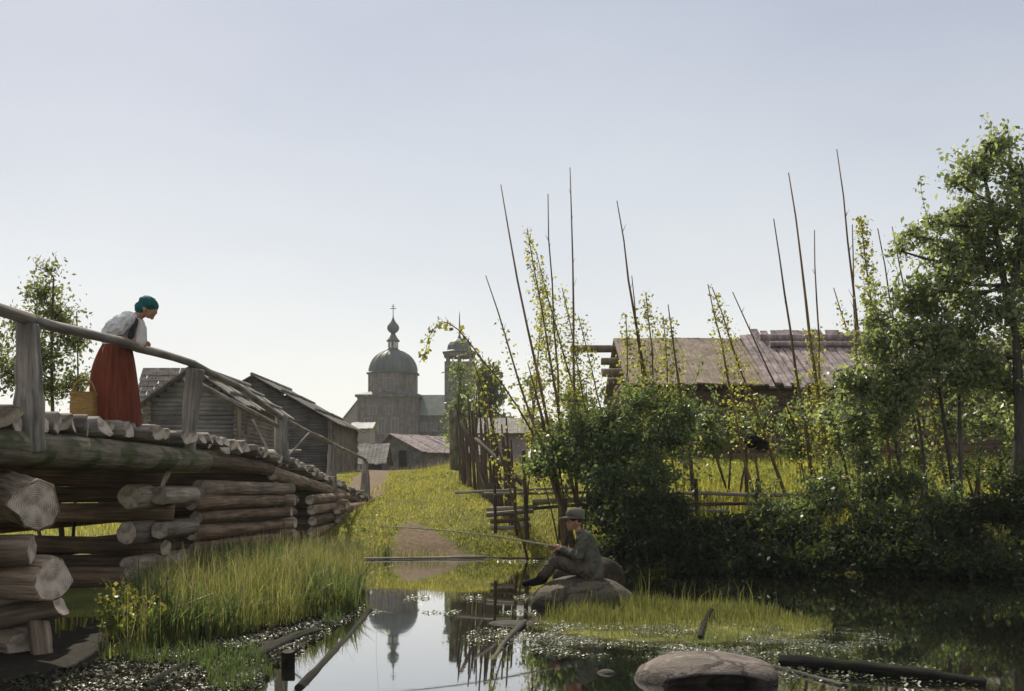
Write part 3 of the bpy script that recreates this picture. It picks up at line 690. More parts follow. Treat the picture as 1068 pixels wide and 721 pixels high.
# ---------------------------------------------------------------- buildings
def log_courses(mb, a, b_, z0, z1, n, out, over=0.25, m=0, seg=8):
    """wall of stacked round logs from a to b (xy), ends crossing past the corners"""
    a = Vector((a[0], a[1], 0)); b_ = Vector((b_[0], b_[1], 0)); d = (b_ - a).normalized()
    r = (z1 - z0) / n / 2
    for i in range(n):
        z = z0 + r * (2 * i + 1); j = random.uniform(-.06, .06)
        mb.tube([a - d * (over + j) + Vector((0, 0, z)), a.lerp(b_, .5) + Vector((0, 0, z + random.uniform(-.01, .01))), b_ + d * (over - j) + Vector((0, 0, z))], r * 1.10, seg, m, jit=0.03, thin=.55)

def board_slope(mb, e0, e1, r0, r1, nb, th=0.05, jit=0.12, m=0, nrm=None, gap=.06):
    """roof slope of separate boards laid from eave (e0..e1) to ridge (r0..r1)"""
    e0, e1, r0, r1 = map(Vector, (e0, e1, r0, r1))
    nrm = (e1 - e0).cross(r0 - e0).normalized()
    if nrm.z < 0: nrm = -nrm
    for k in range(nb):
        t0, t1 = k / nb, (k + 1) / nb - gap / nb
        a, b_ = e0.lerp(e1, t0), e0.lerp(e1, t1); c, d = r0.lerp(r1, t1), r0.lerp(r1, t0)
        dn = (a - d).normalized(); ex = dn * random.uniform(-jit * .4, jit); exr = -dn * random.uniform(0, jit * .6)
        h = nrm * random.uniform(0, th * 0.7)
        a, b_, c, d = a + ex + h, b_ + ex + h, c + exr + h, d + exr + h
        mb.hexa([a, b_, c, d, a + nrm * th, b_ + nrm * th, c + nrm * th, d + nrm * th], m)

def barn(name, label, x0, x1, y0, y1, zg, ze, zr, mat_f, mat_s, roofm, n=12, over=0.35, nb=22, parts=True, ridge_bits=True, vertical_side=False, door=None):
    """gabled log barn, ridge along Y, gable towards the pond"""
    root = thing(name, ((x0 + x1) / 2, (y0 + y1) / 2, zg), label, 'building')
    xm = (x0 + x1) / 2; r = (ze - zg) / n / 2
    f = MB(); log_courses(f, (x0, y0), (x1, y0), zg, ze, n, 1)
    ng = max(4, int((zr - ze) / (2 * r)))
    for i in range(ng):
        z = ze + (zr - ze) * (i + .5) / ng; hw = (x1 - x0) / 2 * (1 - (i + .3) / ng)
        f.tube([(xm - hw, y0, z), (xm + hw, y0, z)], (zr - ze) / ng / 2 * 1.1, 8, thin=.55)
    f.build('wall', mat_f, root, smooth=True)
    f = MB()
    if vertical_side:
        k = int((y1 - y0) / 0.22)
        for i in range(k):
            yy = y0 + (y1 - y0) * i / k; o = random.uniform(0, .03)
            f.box((x1 + .0 + o, yy, zg), (x1 + .05 + o, yy + (y1 - y0) / k - .015, ze + random.uniform(-.05, .02)))
        f.box((x1 - .08, y0 + .05, zg), (x1 - .004, y1, ze))
    else:
        log_courses(f, (x1, y0), (x1, y1), zg + r, ze + r * .2, n, 1)
    f.build('wall', mat_s, root, smooth=not vertical_side)
    f = MB(); log_courses(f, (x0, y0), (x0, y1), zg + r, ze + r * .2, n, 1); log_courses(f, (x0, y1), (x1, y1), zg, ze, n, 1)
    for i in range(ng):
        z = ze + (zr - ze) * (i + .5) / ng; hw = (x1 - x0) / 2 * (1 - (i + .3) / ng)
        f.tube([(xm - hw, y1, z), (xm + hw, y1, z)], (zr - ze) / ng / 2 * 1.1, 8, thin=.55)
    f.build('wall', mat_s, root, smooth=True)
    sl = (zr - ze) / ((x1 - x0) / 2); o = over
    f = MB()
    for s in (-1, 1):
        xe = xm + s * ((x1 - x0) / 2 + o); zz = ze - sl * o + .12
        board_slope(f, (xe, y0 - o, zz), (xe, y1 + o, zz), (xm, y0 - o, zr + .12), (xm, y1 + o, zr + .12), nb, 0.05, 0.18)
    f.build('roof', roofm, root)
    f = MB()
    f.tube([(xm, y0 - o - .1, zr + .2), (xm + .03, y1 + o, zr + .22)], 0.09, 8)
    f.build('ridge_log', roofm, root, smooth=True)
    if ridge_bits:
        for s in (-1, 1):
            for k in range(2):
                t = 0.35 + 0.4 * k; xx = xm + s * ((x1 - x0) / 2 + o) * t; z_ = zr + .12 - sl * ((x1 - x0) / 2 + o) * t + .12
                f = MB(); f.tube([(xx, y0 - o * .8, z_), (xx + .05, (y0 + y1) / 2, z_ + .03), (xx, y1 + o * .6, z_)], 0.06, 6, jit=.1); f.build('weight_pole', roofm, root, smooth=True)
    if door:
        f = MB(); f.box(door[0], door[1]); f.build('door', M_DARK, root)
    f = MB(); f.box((x1 - .02, y0 - .17, zg), (x1 + .16, y0 + .0, ze + .05)); f.build('corner_post', M_BARNV, root)
    return root

D1 = 36.0
barn('log_barn', 'pale grey gabled log barn just beyond the bridge deck', P(157, 0, D1).x, P(247, 0, D1).x, D1, 43.2, 1.2, P(0, 420, D1).z, P(0, 388, D1).z, M_BARN, M_BARNY, M_ROOFB, n=20)
D2 = 49.0
barn('dark_barn', 'dark log barn with a ragged plank roof and upright side planks', P(188, 0, D2).x, P(343, 0, D2).x, D2, 56.5, 1.7, P(0, 440, D2).z, P(0, 396, D2).z, M_BARND, M_BARNV, M_ROOFB, n=22, nb=26, vertical_side=True, over=0.4)
# shingled shed roof peeping out behind the pale barn
sh_ = thing('shingled_shed', (-16.5, 49.0, 1.6), 'shed with a ragged split shingle roof peeping out behind the pale barn', 'building')
a, b_, c_, d_ = P(150, 385, 47), P(172, 392, 47), P(178, 424, 46), P(150, 424, 46)
f = MB()
rows = 8
for i in range(rows):
    t = i / rows; z_ = 6.55 - 2.0 * t
    for k in range(14):
        xx = P(150, 0, 47).x + k * 0.14 + random.uniform(-.03, .03)
        f.hexa([(xx, 46.6 - t * 1.2, z_ - .36 + random.uniform(-.06, .06)), (xx + .13, 46.6 - t * 1.2, z_ - .36 + random.uniform(-.06, .06)), (xx + .13, 46.9 - t * 1.2, z_), (xx, 46.9 - t * 1.2, z_),
                (xx, 46.54 - t * 1.2, z_ - .33), (xx + .13, 46.54 - t * 1.2, z_ - .33), (xx + .13, 46.86 - t * 1.2, z_ + .03), (xx, 46.86 - t * 1.2, z_ + .03)])
f.build('roof', M_SHINGLE, sh_)
f = MB(); x_ = P(152, 0, 47).x; f.box((x_, 45.9, 1.5), (x_ + 1.75, 48.6, 4.6)); f.build('wall', M_BARND, sh_)

# little barn below the church, and two huts
def hut(name, label, x0, x1, y0, y1, zg, ze, zr, wallm, roofm, axis='Y', openings=(), over=0.3, nb=18):
    root = thing(name, ((x0 + x1) / 2, (y0 + y1) / 2, zg), label, 'building')
    f = MB(); f.box((x0, y0, zg), (x1, y1, ze))
    if axis == 'Y':
        xm = (x0 + x1) / 2
        f.add([(x0, y0, ze), (x1, y0, ze), (xm, y0, zr), (x0, y1, ze), (x1, y1, ze), (xm, y1, zr)], [(0, 1, 2), (5, 4, 3)])
    else:
        ym = (y0 + y1) / 2
        f.add([(x0, y0, ze), (x0, y1, ze), (x0, ym, zr), (x1, y0, ze), (x1, y1, ze), (x1, ym, zr)], [(2, 1, 0), (3, 4, 5)])
    f.build('wall', wallm, root)
    f = MB(); o = over
    if axis == 'Y':
        sl = (zr - ze) / ((x1 - x0) / 2)
        for s in (-1, 1):
            xe = xm + s * ((x1 - x0) / 2 + o); zz = ze - sl * o + .05
            board_slope(f, (xe, y0 - o, zz), (xe, y1 + o, zz), (xm, y0 - o, zr + .05), (xm, y1 + o, zr + .05), nb, .05, .12)
    else:
        sl = (zr - ze) / ((y1 - y0) / 2)
        for s in (-1, 1):
            ye = ym + s * ((y1 - y0) / 2 + o); zz = ze - sl * o + .05
            board_slope(f, (x0 - o, ye, zz), (x1 + o, ye, zz), (x0 - o, ym, zr + .05), (x1 + o, ym, zr + .05), nb, .05, .12)
    f.build('roof', roofm, root)
    for nm, a, b_, mt in openings:
        f = MB(); f.box(a, b_); f.build(nm, mt, root)
    return root
def X_(px, d): return (px - CX) * d / FPX
def Z_(py, d): return EYE + (HZ - py) * d / FPX
zgr = 2.2
# one long low barn standing askew: its lopsided gable to the pond, its roof running back to the right
sbn = thing('small_barn', P(425, 495, 67), 'small grey barn with a lopsided gable and long lavender roof below the church', 'building')
A, B, Cc = P(397, 470, 66.4), P(409.5, 455, 66), P(440, 471.5, 65)
Lv = Vector((4.6, 6.0, 0)); dn = Vector((0, 0, 1))
f = MB(); g0 = [Vector((q.x, q.y, zgr - .3)) for q in (A, Cc)]
f.add([g0[0], g0[1], Cc, B, A], [(0, 1, 2, 3, 4)]); f.add([g0[0] + Lv, g0[1] + Lv, Cc + Lv, B + Lv, A + Lv], [(4, 3, 2, 1, 0)])
f.add([g0[1], g0[1] + Lv, Cc + Lv, Cc], [(0, 1, 2, 3)]); f.add([g0[0], g0[0] + Lv, A + Lv, A], [(3, 2, 1, 0)])
f.build('wall', M_BARN, sbn)
f = MB(); ov = Lv.normalized() * .35
for e_, n_ in ((Cc, 20), (A, 14)):
    out_ = (e_ - B).normalized() * .35; up_ = Vector((0, 0, .06))
    board_slope(f, e_ + out_ - ov + up_, e_ + out_ + Lv + ov + up_, B - ov + up_, B + Lv + ov + up_, n_, .06, .12)
f.build('roof', M_ROOFP, sbn)
for (px0, px1, pt) in ((416, 423, 470), (427, 432, 472)):
    q0, q1 = P(px0, 495, 65.6), P(px1, 495, 65.4); f = MB(); f.hexa([(q0.x, q0.y, zgr - .3), (q1.x, q1.y, zgr - .3), (q1.x, q1.y + .4, zgr - .3), (q0.x, q0.y + .4, zgr - .3), (q0.x, q0.y, Z_(pt, 65.5)), (q1.x, q1.y, Z_(pt, 65.5)), (q1.x, q1.y + .4, Z_(pt, 65.5)), (q0.x, q0.y + .4, Z_(pt, 65.5))]); f.build('door', M_DARK, sbn)
d = 58.0
hut('tiny_hut', 'tiny dark hut with a drooping roof at the foot of the dark barn', X_(376, d), X_(398, d), d, d + 3, 1.6, Z_(482, d), Z_(464, d), M_BARND, M_ROOFB, axis='X', nb=8)
d = 90.0
hut('white_roofed_house', 'pale wall house with a whitish hipped roof between barn and church', X_(368, d), X_(386, d), d, d + 3, 2.0, Z_(447, d), Z_(441, d), M_PLASTER, M_WHITE, axis='X', nb=10)
d = 164.0
hut('grey_pyramid_house', 'house with a grey pointed roof just beside the church', X_(357, d), X_(397, d), d, d + 7, 2.0, Z_(438, d), Z_(413, d), M_PLASTER, M_DOME, axis='Y', nb=12)
d = 46.0
hut('lilac_shed', 'lilac brown shed seen through the stick fence', X_(505, d), X_(550, d), d, d + 4, 1.9, Z_(452, d), Z_(436, d), M_PLASTER, M_ROOFB, axis='X', nb=14)

# church --------------------------------------------------------
DC = 150.0
k_ = DC / FPX
church = thing('church', (X_(405, DC), DC + 3.5, 2.6), 'weathered plank church with an octagonal drum and grey green dome', 'church')
cx0, cx1, cxe = X_(373, DC), X_(436, DC), X_(470, DC)
ccx, ccy = X_(406.5, DC), DC + 4.3
def planked(mb, x0, x1, y0, y1, z0, z1, step=0.42):
    """box whose faces carry proud battens"""
    mb.box((x0, y0, z0), (x1, y1, z1))
    n = max(2, int((x1 - x0) / step))
    for i in range(n + 1):
        x = x0 + (x1 - x0) * i / n
        mb.box((x - .045, y0 - .07, z0), (x + .045, y0 - .003, z1 - .01))
    n = max(2, int((y1 - y0) / step))
    for i in range(n + 1):
        yy = y0 + (y1 - y0) * i / n
        mb.box((x1 + .003, yy - .045, z0), (x1 + .07, yy + .045, z1 - .01))
f = MB(); planked(f, cx0, cx1, DC, DC + 8.6, 2.4, Z_(414, DC)); f.build('wall', M_CHURCH, church)
f = MB(); planked(f, cx1 + .01, cxe + 1, DC + 1.2, DC + 7.6, 2.4, Z_(433, DC)); f.build('nave', M_CHURCH, church)
f = MB(); f.box((cx0 - .35, DC - .35, Z_(414, DC) + .004), (cx1 + .35, DC + 8.95, Z_(414, DC) + .3)); f.build('cornice', M_CHURCH, church)
f = MB(); zt = Z_(414, DC) + .304
f.add([(cx0 - .4, DC - .4, zt), (cx1 + .4, DC - .4, zt), (cx1 + .4, DC + 9, zt), (cx0 - .4, DC + 9, zt), (ccx - 2.5, ccy - 2.5, zt + .7), (ccx + 2.5, ccy - 2.5, zt + .7), (ccx + 2.5, ccy + 2.5, zt + .7), (ccx - 2.5, ccy + 2.5, zt + .7)],
      [(0, 1, 5, 4), (1, 2, 6, 5), (2, 3, 7, 6), (3, 0, 4, 7), (4, 5, 6, 7), (3, 2, 1, 0)])
f.build('lower_roof', M_DOME, church)
f = MB()   # nave roof, green tin
za, zb = Z_(433, DC), Z_(412, DC + 4.4)
f.add([(cx1 + .02, DC + .8, za), (cxe + 1.4, DC + .8, za), (cxe + 1.4, DC + 8, za), (cx1 + .02, DC + 8, za), (cx1 + .02, DC + 4.4, zb), (cxe + 1.4, DC + 4.4, zb)], [(0, 1, 5, 4), (2, 3, 4, 5), (1, 2, 5), (3, 0, 4), (3, 2, 1, 0)])
f.build('nave_roof', M_GREENROOF, church)
oct_r = 26.5 * k_ / math.cos(R(22.5)) * .96
zd0, zd1 = zt + .2, Z_(388, DC)
f = MB(); f.lathe([(oct_r, zd0 - DC * 0 - 0), (oct_r, zd1)], (ccx, ccy, 0), 8, phase=R(22.5)); f.build('drum', M_CHURCH, church)
f = MB(); f.lathe([(oct_r * 1.06, zd1 + .003), (oct_r * 1.08, zd1 + .2), (oct_r * 1.0, zd1 + .32)], (ccx, ccy, 0), 8, phase=R(22.5)); f.build('drum_cornice', M_DOME, church)
dome = MB(); rr_ = 26.0 * k_; zb_ = zd1 + .2; hh = Z_(361.5, DC) - zb_
dome.lathe([(rr_ * 1.01, zb_)] + [(rr_ * math.cos(R(t)) ** 0.9, zb_ + .1 + (hh - .1) * math.sin(R(t))) for t in range(4, 80, 8)] + [(.75, zb_ + hh)], (ccx, ccy, 0), 40)
dome.build('dome', M_DOME, church, smooth=True)
for k in range(16):
    rb = MB(); th = 2 * math.pi * k / 16 + .1
    rb.tube([(ccx + math.cos(th) * (rr_ + .02) * math.cos(R(t)) ** .9, ccy + math.sin(th) * (rr_ + .02) * math.cos(R(t)) ** .9, zb_ + .12 + (hh - .1) * math.sin(R(t))) for t in range(4, 80, 8)], .05, 4)
    rb.build('dome_rib', M_DOME, church, smooth=True)
lant = MB(); z0 = zb_ + hh
lant.lathe([(.95, -.2), (.95, .1), (.72, .16), (.72, .3)], (ccx, ccy, z0), 8); lant.build('lantern_base', M_DOME, church)
for k in range(8):
    f = MB(); th = 2 * math.pi * k / 8 + .39; x, yy = ccx + .66 * math.cos(th), ccy + .66 * math.sin(th)
    f.lathe([(.13, .3), (.11, 1.25)], (x, yy, z0), 6); f.build('lantern_column', M_WHITE if k % 1 == 0 else M_DOME, church)
f = MB(); f.lathe([(.62, 1.24), (.95, 1.26), (1.0, 1.36), (.78, 1.6), (.5, 2.0), (.36, 2.3), (.3, 2.5)], (ccx, ccy, z0), 16); f.build('lantern_roof', M_DOME, church, smooth=True)
f = MB(); f.lathe([(.28, .3), (.28, 1.3)], (ccx, ccy, z0), 8); f.build('lantern_core', M_CHURCH, church)
f = MB(); zo = z0 + 2.45; f.lathe([(.28, 0), (.55, .18), (.82, .5), (.9, .82), (.8, 1.15), (.52, 1.5), (.26, 1.85), (.12, 2.25), (.06, 2.6), (.0, 2.62)], (ccx, ccy, zo), 20); f.build('onion_dome', M_DOME, church, smooth=True)
f = MB(); zc = zo + 2.5
f.box((ccx - .05, ccy - .05, zc), (ccx + .05, ccy + .05, zc + 1.8)); f.box((ccx - .42, ccy - .06, zc + 1.1), (ccx + .42, ccy + .06, zc + 1.2)); f.box((ccx - .22, ccy - .06, zc + 1.42), (ccx + .22, ccy + .06, zc + 1.5))
f.build('cross', M_DOME, church)
def church_window(x, yy, z0, z1, w, axis='y'):
    f = MB(); f.box((x - w, yy - .12, z0), (x + w, yy - .075, z1)); wd = f.build('window', M_GLASS, church)
    f = MB(); t = .12
    f.box((x - w - t, yy - .16, z0 - t), (x - w, yy - .08, z1 + t)); f.box((x + w, yy - .16, z0 - t), (x + w + t, yy - .08, z1 + t)); f.box((x - w, yy - .16, z1), (x + w, yy - .08, z1 + t)); f.box((x - w, yy - .16, z0 - t), (x + w, yy - .08, z0))
    f.box((x - .04, yy - .15, z0), (x + .04, yy - .121, z1))
    f.build('frame', M_PLASTER, wd)
for px, py0, py1 in ((389, 424, 432), (406, 424, 432), (398, 437, 452), (412, 437, 452), (384, 437, 452)):
    church_window(X_(px, DC), DC, Z_(py1, DC), Z_(py0, DC), .42)
for px in (441, 452, 463): church_window(X_(px, DC), DC + 1.2, Z_(449, DC), Z_(441, DC), .42)
ya = ccy - oct_r * math.cos(R(22.5))
church_window(ccx + .0, ya, Z_(407, DC), Z_(394, DC), .5)

# bell tower
tower = thing('bell_tower', (X_(478.5, 146), 149, 2.6), 'square dark bell tower with a flaring cap and thin spire', 'tower')
dt = 146.0
f = MB(); planked(f, X_(464, dt), X_(494, dt), dt, dt + 4.2, 2.4, Z_(377, dt)); f.build('wall', wood("tower_plank_wood", (0.10, 0.095, 0.075), (0.19, 0.175, 0.145), axis='Z', along=0.12, across=1.6, bump=0.4, vary=0, dist=.08), tower)
tcx, tcy = X_(478.5, dt), dt + 2.1
for sx in (-1, 0, 1):
    for sy in (-1, 1):
        f = MB(); f.box((tcx + sx * 1.6 - .18, tcy + sy * 1.6 - .18, Z_(377, dt)), (tcx + sx * 1.6 + .18, tcy + sy * 1.6 + .18, Z_(367, dt))); f.build('belfry_post', M_CHURCH, tower)
f = MB(); f.lathe([(2.5, 0), (2.55, .22), (1.85, .5), (1.8, .75), (1.72, 1.15), (1.4, 1.62), (.85, 1.98), (.32, 2.2), (.14, 2.6), (.06, 5.4), (.0, 6.2)], (tcx, tcy, Z_(367.5, dt)), 8, phase=R(22.5)); f.build('roof', M_DOME, tower)
f = MB(); f.lathe([(2.3, -.5), (2.38, -.003)], (tcx, tcy, Z_(367.5, dt)), 8, phase=R(22.5)); f.build('belfry_ring', M_CHURCH, tower)

# long log house beyond the garden -------------------------------
house = thing('log_house', (8.0, 36.0, 1.9), 'long brown log house with a low lavender plank roof', 'house')
dh = 33.0
hx0, hx1, yb = X_(664, dh), 16.5, 41.0
ze, ym_, zr = Z_(402, dh - .7), dh + 3.4, Z_(355, dh + 3.4)
f = MB(); log_courses(f, (hx0, dh), (hx1, dh), 1.7, ze + .15, 12, 1, over=.3); f.build('wall', M_HOUSE, house, smooth=True)
f = MB(); log_courses(f, (hx0, dh), (hx0, dh + 6.8), 1.8, ze + .2, 12, 1, over=.3)
for i in range(8):
    z_ = ze + .2 + (zr - ze - .2) * (i + .5) / 8; hw = 3.4 * (1 - (i + .3) / 8)
    f.tube([(hx0, ym_ - hw, z_), (hx0, ym_ + hw, z_)], .14, 8)
f.build('wall', M_BARNY, house, smooth=True)
f = MB(); log_courses(f, (hx0, dh + 6.8), (hx1, dh + 6.8), 1.8, ze + .2, 12, 1, over=.3); log_courses(f, (hx1, dh), (hx1, dh + 6.8), 1.8, ze + .2, 12, 1, over=.3); f.build('wall', M_BARNY, house, smooth=True)
xs_ = X_(795, dh)
f = MB(); board_slope(f, (hx0 - .4, dh - .7, ze), (xs_, dh - .7, ze), (hx0 - .4, ym_, zr), (xs_, ym_, zr), 34, .05, .08)
board_slope(f, (hx0 - .4, dh + 7.4, ze), (hx1 + .4, dh + 7.4, ze), (hx0 - .4, ym_, zr), (hx1 + .4, ym_, zr), 40, .05, .08)
f.build('roof', M_ROOFH, house)
f = MB(); board_slope(f, (xs_ + .03, dh - .55, ze - .02), (X_(885, dh) + 1.0, dh - .55, ze - .02), (xs_ + .03, ym_, zr + .06), (X_(885, dh) + 1.0, ym_, zr + .06), 15, .07, .3, gap=.16)
board_slope(f, (X_(885, dh) + 1.05, dh - .65, ze), (hx1 + .4, dh - .65, ze), (X_(885, dh) + 1.05, ym_, zr), (hx1 + .4, ym_, zr), 16, .06, .15)
f.build('roof_planks', M_ROOFP, house)
for (pa, pb, t, r) in ((792, 925, .90, .13), (803, 935, .74, .10)):
    yy = (dh - .6) + (ym_ - dh + .6) * t; zz = ze + (zr - ze) * t + .22
    log('roof_log', (X_(pa, yy), yy, zz), (X_(pb, yy), yy, zz), r, r * .9, (M_ROOFP, M_END), house, wob=.04)
for i in range(16):   # upper tier of split boards standing past the ridge
    xx = xs_ + .5 + i * .27; f = MB(); yy0, yy1 = dh - .6 + (ym_ - dh + .6) * .87, ym_ + .1
    za_, zb_2 = ze + (zr - ze) * .87 + .1, zr + .30 + random.uniform(-.06, .06)
    sk = random.uniform(-.1, .1)
    f.hexa([(xx, yy0, za_), (xx + .24, yy0, za_), (xx + .24 + sk, yy1, zb_2), (xx + sk, yy1, zb_2), (xx, yy0, za_ + .05), (xx + .24, yy0, za_ + .05), (xx + .24 + sk, yy1, zb_2 + .05), (xx + sk, yy1, zb_2 + .05)])
    f.build('ridge_board', M_ROOFP, house)
for (t, xo, r) in ((1.0, 1.55, .13), (.72, .6, .12), (.48, .65, .14), (.30, .5, .12)):
    yy = (dh - .1) + (ym_ - dh + .1) * t; zz = ze + (zr - ze) * t - .30
    log('purlin_log', (hx0 - .3 - xo, yy, zz), (hx0 + 1.2, yy, zz), r, r, (M_BARNY, M_END), house, wob=.05)
for px in (728, 860):
    f = MB(); x = X_(px, dh); f.box((x - .35, dh - .2, 3.0), (x + .35, dh - .155, 3.8)); wd = f.build('window', M_GLASS, house)
    f = MB(); f.box((x - .45, dh - .21, 2.9), (x + .45, dh - .15, 2.997)); f.box((x - .45, dh - .21, 3.803), (x + .45, dh - .15, 3.9)); f.box((x - .45, dh - .21, 3.0), (x - .353, dh - .15, 3.8)); f.box((x + .353, dh - .21, 3.0), (x + .45, dh - .15, 3.8)); f.build('frame', M_HOUSE, wd)

# ---------------------------------------------------------------- fences
sf = thing('stick_fence', (-.6, 25, 1.2), 'crooked fence of tall bare sticks climbing the meadow', 'fence')
for i in range(34):
    t = i / 33 + random.uniform(-.012, .012); x, yy = -1.42 + t * 1.55, 29.5 - t * 7.6
    px_top = None
    zb = hz(x, yy); h = random.uniform(1.7, 2.5) * (1.05 if t < .7 else .95)
    log('stick', (x, yy, zb - .1), (x - h * random.uniform(.02, .12), yy + random.uniform(-.1, .1), zb + h), random.uniform(.03, .046), .018, (M_STICK, M_STICK), sf, seg=6, rings=5, wob=.08, bend=.05)
log('gate_post', P(474, 490, 29.5), P(472, 428, 29.5), .14, .125, (M_MOSSY, M_END), sf, seg=9, wob=.14)
log('leaning_board', P(520, 535, 22.6), P(481, 440, 24.5), .055, .045, (M_STICK, M_END), sf, seg=6)
log('leaning_board', P(546, 505, 22.3), P(496, 458, 24.0), .07, .045, (M_STICK, M_END), sf, seg=6)
log('leaning_board', P(505, 505, 23.6), P(494, 470, 24.3), .03, .03, (M_FRAIL, M_END), sf, seg=6)
for z1, z2 in ((-.9, -.85),):
    log('rail', (-1.35, 29.4, hz(-1.35, 29.4) + .9), (.1, 22.2, hz(.1, 22.2) + .9), .03, .03, (M_STICK, M_END), sf)
rf = thing('pole_fence', (0.6, 21.3, .5), 'low fence of stacked weathered poles above the pond bank', 'fence')
def rail(root, x0, y0, d0, x1, y1, d1, r, m=M_FRAIL, nm='rail'):
    log(nm, P(x0, y0, d0), P(x1, y1, d1), r, r * .85, (m, M_END), root, seg=8, rings=7, wob=.07, bend=.02)
rail(rf, 475, 514, 22.0, 600, 509, 21.6, .032)
rail(rf, 505, 515, 21.6, 632, 513, 21.6, .035)
rail(rf, 556, 524, 21.5, 640, 519, 21.5, .06)
rail(rf, 508, 531, 21.5, 560, 528, 21.5, .045)
rail(rf, 508, 537, 21.35, 556, 533, 21.35, .05)
rail(rf, 552, 531, 21.6, 634, 526, 21.6, .04, M_STICK)
rail(rf, 512, 551, 21.2, 553, 548, 21.2, .045)
rail(rf, 512, 544, 21.3, 552, 541, 21.3, .05, M_POLE)
for a, b_, r in (((550, 562), (546, 470), .045), ((517, 556), (516, 505), .035), ((538, 552), (537, 498), .03), ((590, 540), (590, 506), .03), ((625, 540), (626, 504), .03)):
    log('stake', P(a[0], a[1], 21.1), P(b_[0], b_[1], 21.1), r, r * .8, (M_STICK, M_END), rf, seg=7)
gf = thing('garden_fence', (6.5, 20.0, .9), 'long three rail pole fence edging the garden behind the bushes', 'fence')
for x0, x1, y0, y1, m_ in ((632, 735, 515, 514, M_FRAIL), (725, 850, 514, 517, M_FRAIL), (655, 790, 526, 525, M_STICK), (780, 905, 526, 528, M_STICK), (640, 760, 532, 533, M_FRAIL), (840, 960, 518, 520, M_STICK), (940, 1060, 520, 522, M_FRAIL), (900, 1040, 530, 531, M_STICK)):
    rail(gf, x0, y0, 20.0, x1, y1, 20.0, .04, m_)
for px in (662, 728, 788, 846, 902, 960, 1020):
    log('stake', P(px, 552, 19.95), P(px + random.uniform(-3, 3), 500, 19.95), .045, .035, (M_STICK, M_END), gf, seg=7)

# ---------------------------------------------------------------- hop poles with climbing vines
def hop(base, top, d0, d1, label, leaf=0.0, lo=.1, hi=.9, r=.035, spread=.12, arc=0.0, extra=None):
    a, b_ = P(base[0], base[1], d0), P(top[0], top[1], d1)
    a2 = Vector((a.x, a.y, hz(a.x, a.y) - .15))
    # carry the pole's line on down into the soil
    dirv = (b_ - a).normalized()
    k = (a.z - a2.z) / max(dirv.z, .2); foot = a - dirv * k
    root = thing('hop_pole', (foot.x, foot.y, foot.z + .15), label, 'hop pole', 'tall hop poles in the garden')
    n = 9; pts = []
    side = Vector((random.uniform(-1, 1), random.uniform(-1, 1), 0)) * .11
    for i in range(n):
        t = i / (n - 1); pts.append(foot.lerp(b_, t) + side * math.sin(math.pi * t * 1.5) * (1 - t * .5) + Vector((random.uniform(-.018, .018), random.uniform(-.02, .02), 0)) * (t < 1))
    mb = MB(); mb.tube(pts, list(np.linspace(r * 1.25, .010, n)), 6, jit=.12)
    for q_ in range(6):                                 # cut side twigs
        t = random.uniform(.25, .93); i_ = int(t * (n - 1)); p_ = pts[i_].lerp(pts[min(i_ + 1, n - 1)], t * (n - 1) - i_); a_ = random.uniform(0, 6.28); l_ = random.uniform(.05, .22)
        mb.tube([p_, p_ + Vector((math.cos(a_) * l_ * .5, math.sin(a_) * l_ * .5, l_ * .9))], [.008, .003], 4)
    mb.build('pole', M_POLE, root, smooth=True)
    if leaf > 0:
        P_ = np.array([tuple(p) for p in pts]); T = np.linspace(0, 1, n)
        nl = int(leaf * 2.1); tt = np.clip(lo + (hi - lo) * rng.beta(1.0, 1.25, nl), 0, 1)
        # leaves sit in whorls up the stem
        tt = np.where(rng.uniform(size=nl) < .6, np.round(tt * 26) / 26 + rng.normal(size=nl) * .006, tt)
        c = np.stack([np.interp(tt, T, P_[:, i]) for i in range(3)], 1)
        w_ = spread * (1.25 - .8 * (tt - lo) / max(hi - lo, .01))[:, None]
        c = c + rng.normal(size=(nl, 3)) * w_ * np.array([1, 1, .6])
        q = leaf_quads(c, .06, .45, .75, .15)
        mesh_np('vine', q, 4, M_HOP, root)
    return root
hop((568, 450), (525, 193), 20.5, 20.5, 'tall bare hop pole leaning over the stick fence', 60, .1, .45, r=.04)
hop((560, 455), (507, 288), 20.2, 20.4, 'short slanting hop pole with a few yellow leaves nearest the church', 130, .25, .85, r=.035)
hop((588, 450), (548, 238), 21.0, 21.0, 'hop pole wrapped to its tip in green vine', 620, .3, 1.0, r=.035, spread=.14)
hop((580, 450), (574, 203), 21.5, 21.5, 'slim bare upright hop pole, second tallest of its cluster', 160, .15, .5, r=.03)
hop((600, 440), (594, 175), 21.0, 21.0, 'tallest bare upright hop pole beside the log house gable', 170, .2, .55, r=.035)
hop((606, 440), (560, 262), 21.8, 22.2, 'crossed hop pole heavy with yellow vine', 520, .25, .95, r=.03, spread=.15)
hop((565, 440), (549, 378), 20.4, 20.4, 'thick ochre stub of a hop pole', 40, .3, .9, r=.075)
hop((680, 445), (644, 210), 21.0, 21.0, 'dark hop pole with a forked tip before the house gable', 130, .1, .6, r=.045)
hop((672, 430), (661, 288), 21.4, 21.4, 'thin short hop pole against the gable', 220, .3, .8, r=.025)
hop((688, 440), (671, 305), 20.8, 20.8, 'short hop pole thick with leaves at the roof edge', 420, .3, 1.0, r=.028, spread=.15)
hop((712, 430), (698, 318), 21.0, 21.0, 'stout ochre hop pole crossing the mossy roof', 260, .3, .95, r=.042)
hop((783, 490), (736, 296), 20.8, 20.8, 'slender hop pole leaning across the roof with sparse vine', 260, .3, .9, r=.03)
hop((806, 480), (743, 300), 21.3, 21.3, 'leaning hop pole with a curled leafy tip', 320, .3, 1.0, r=.032, spread=.13)
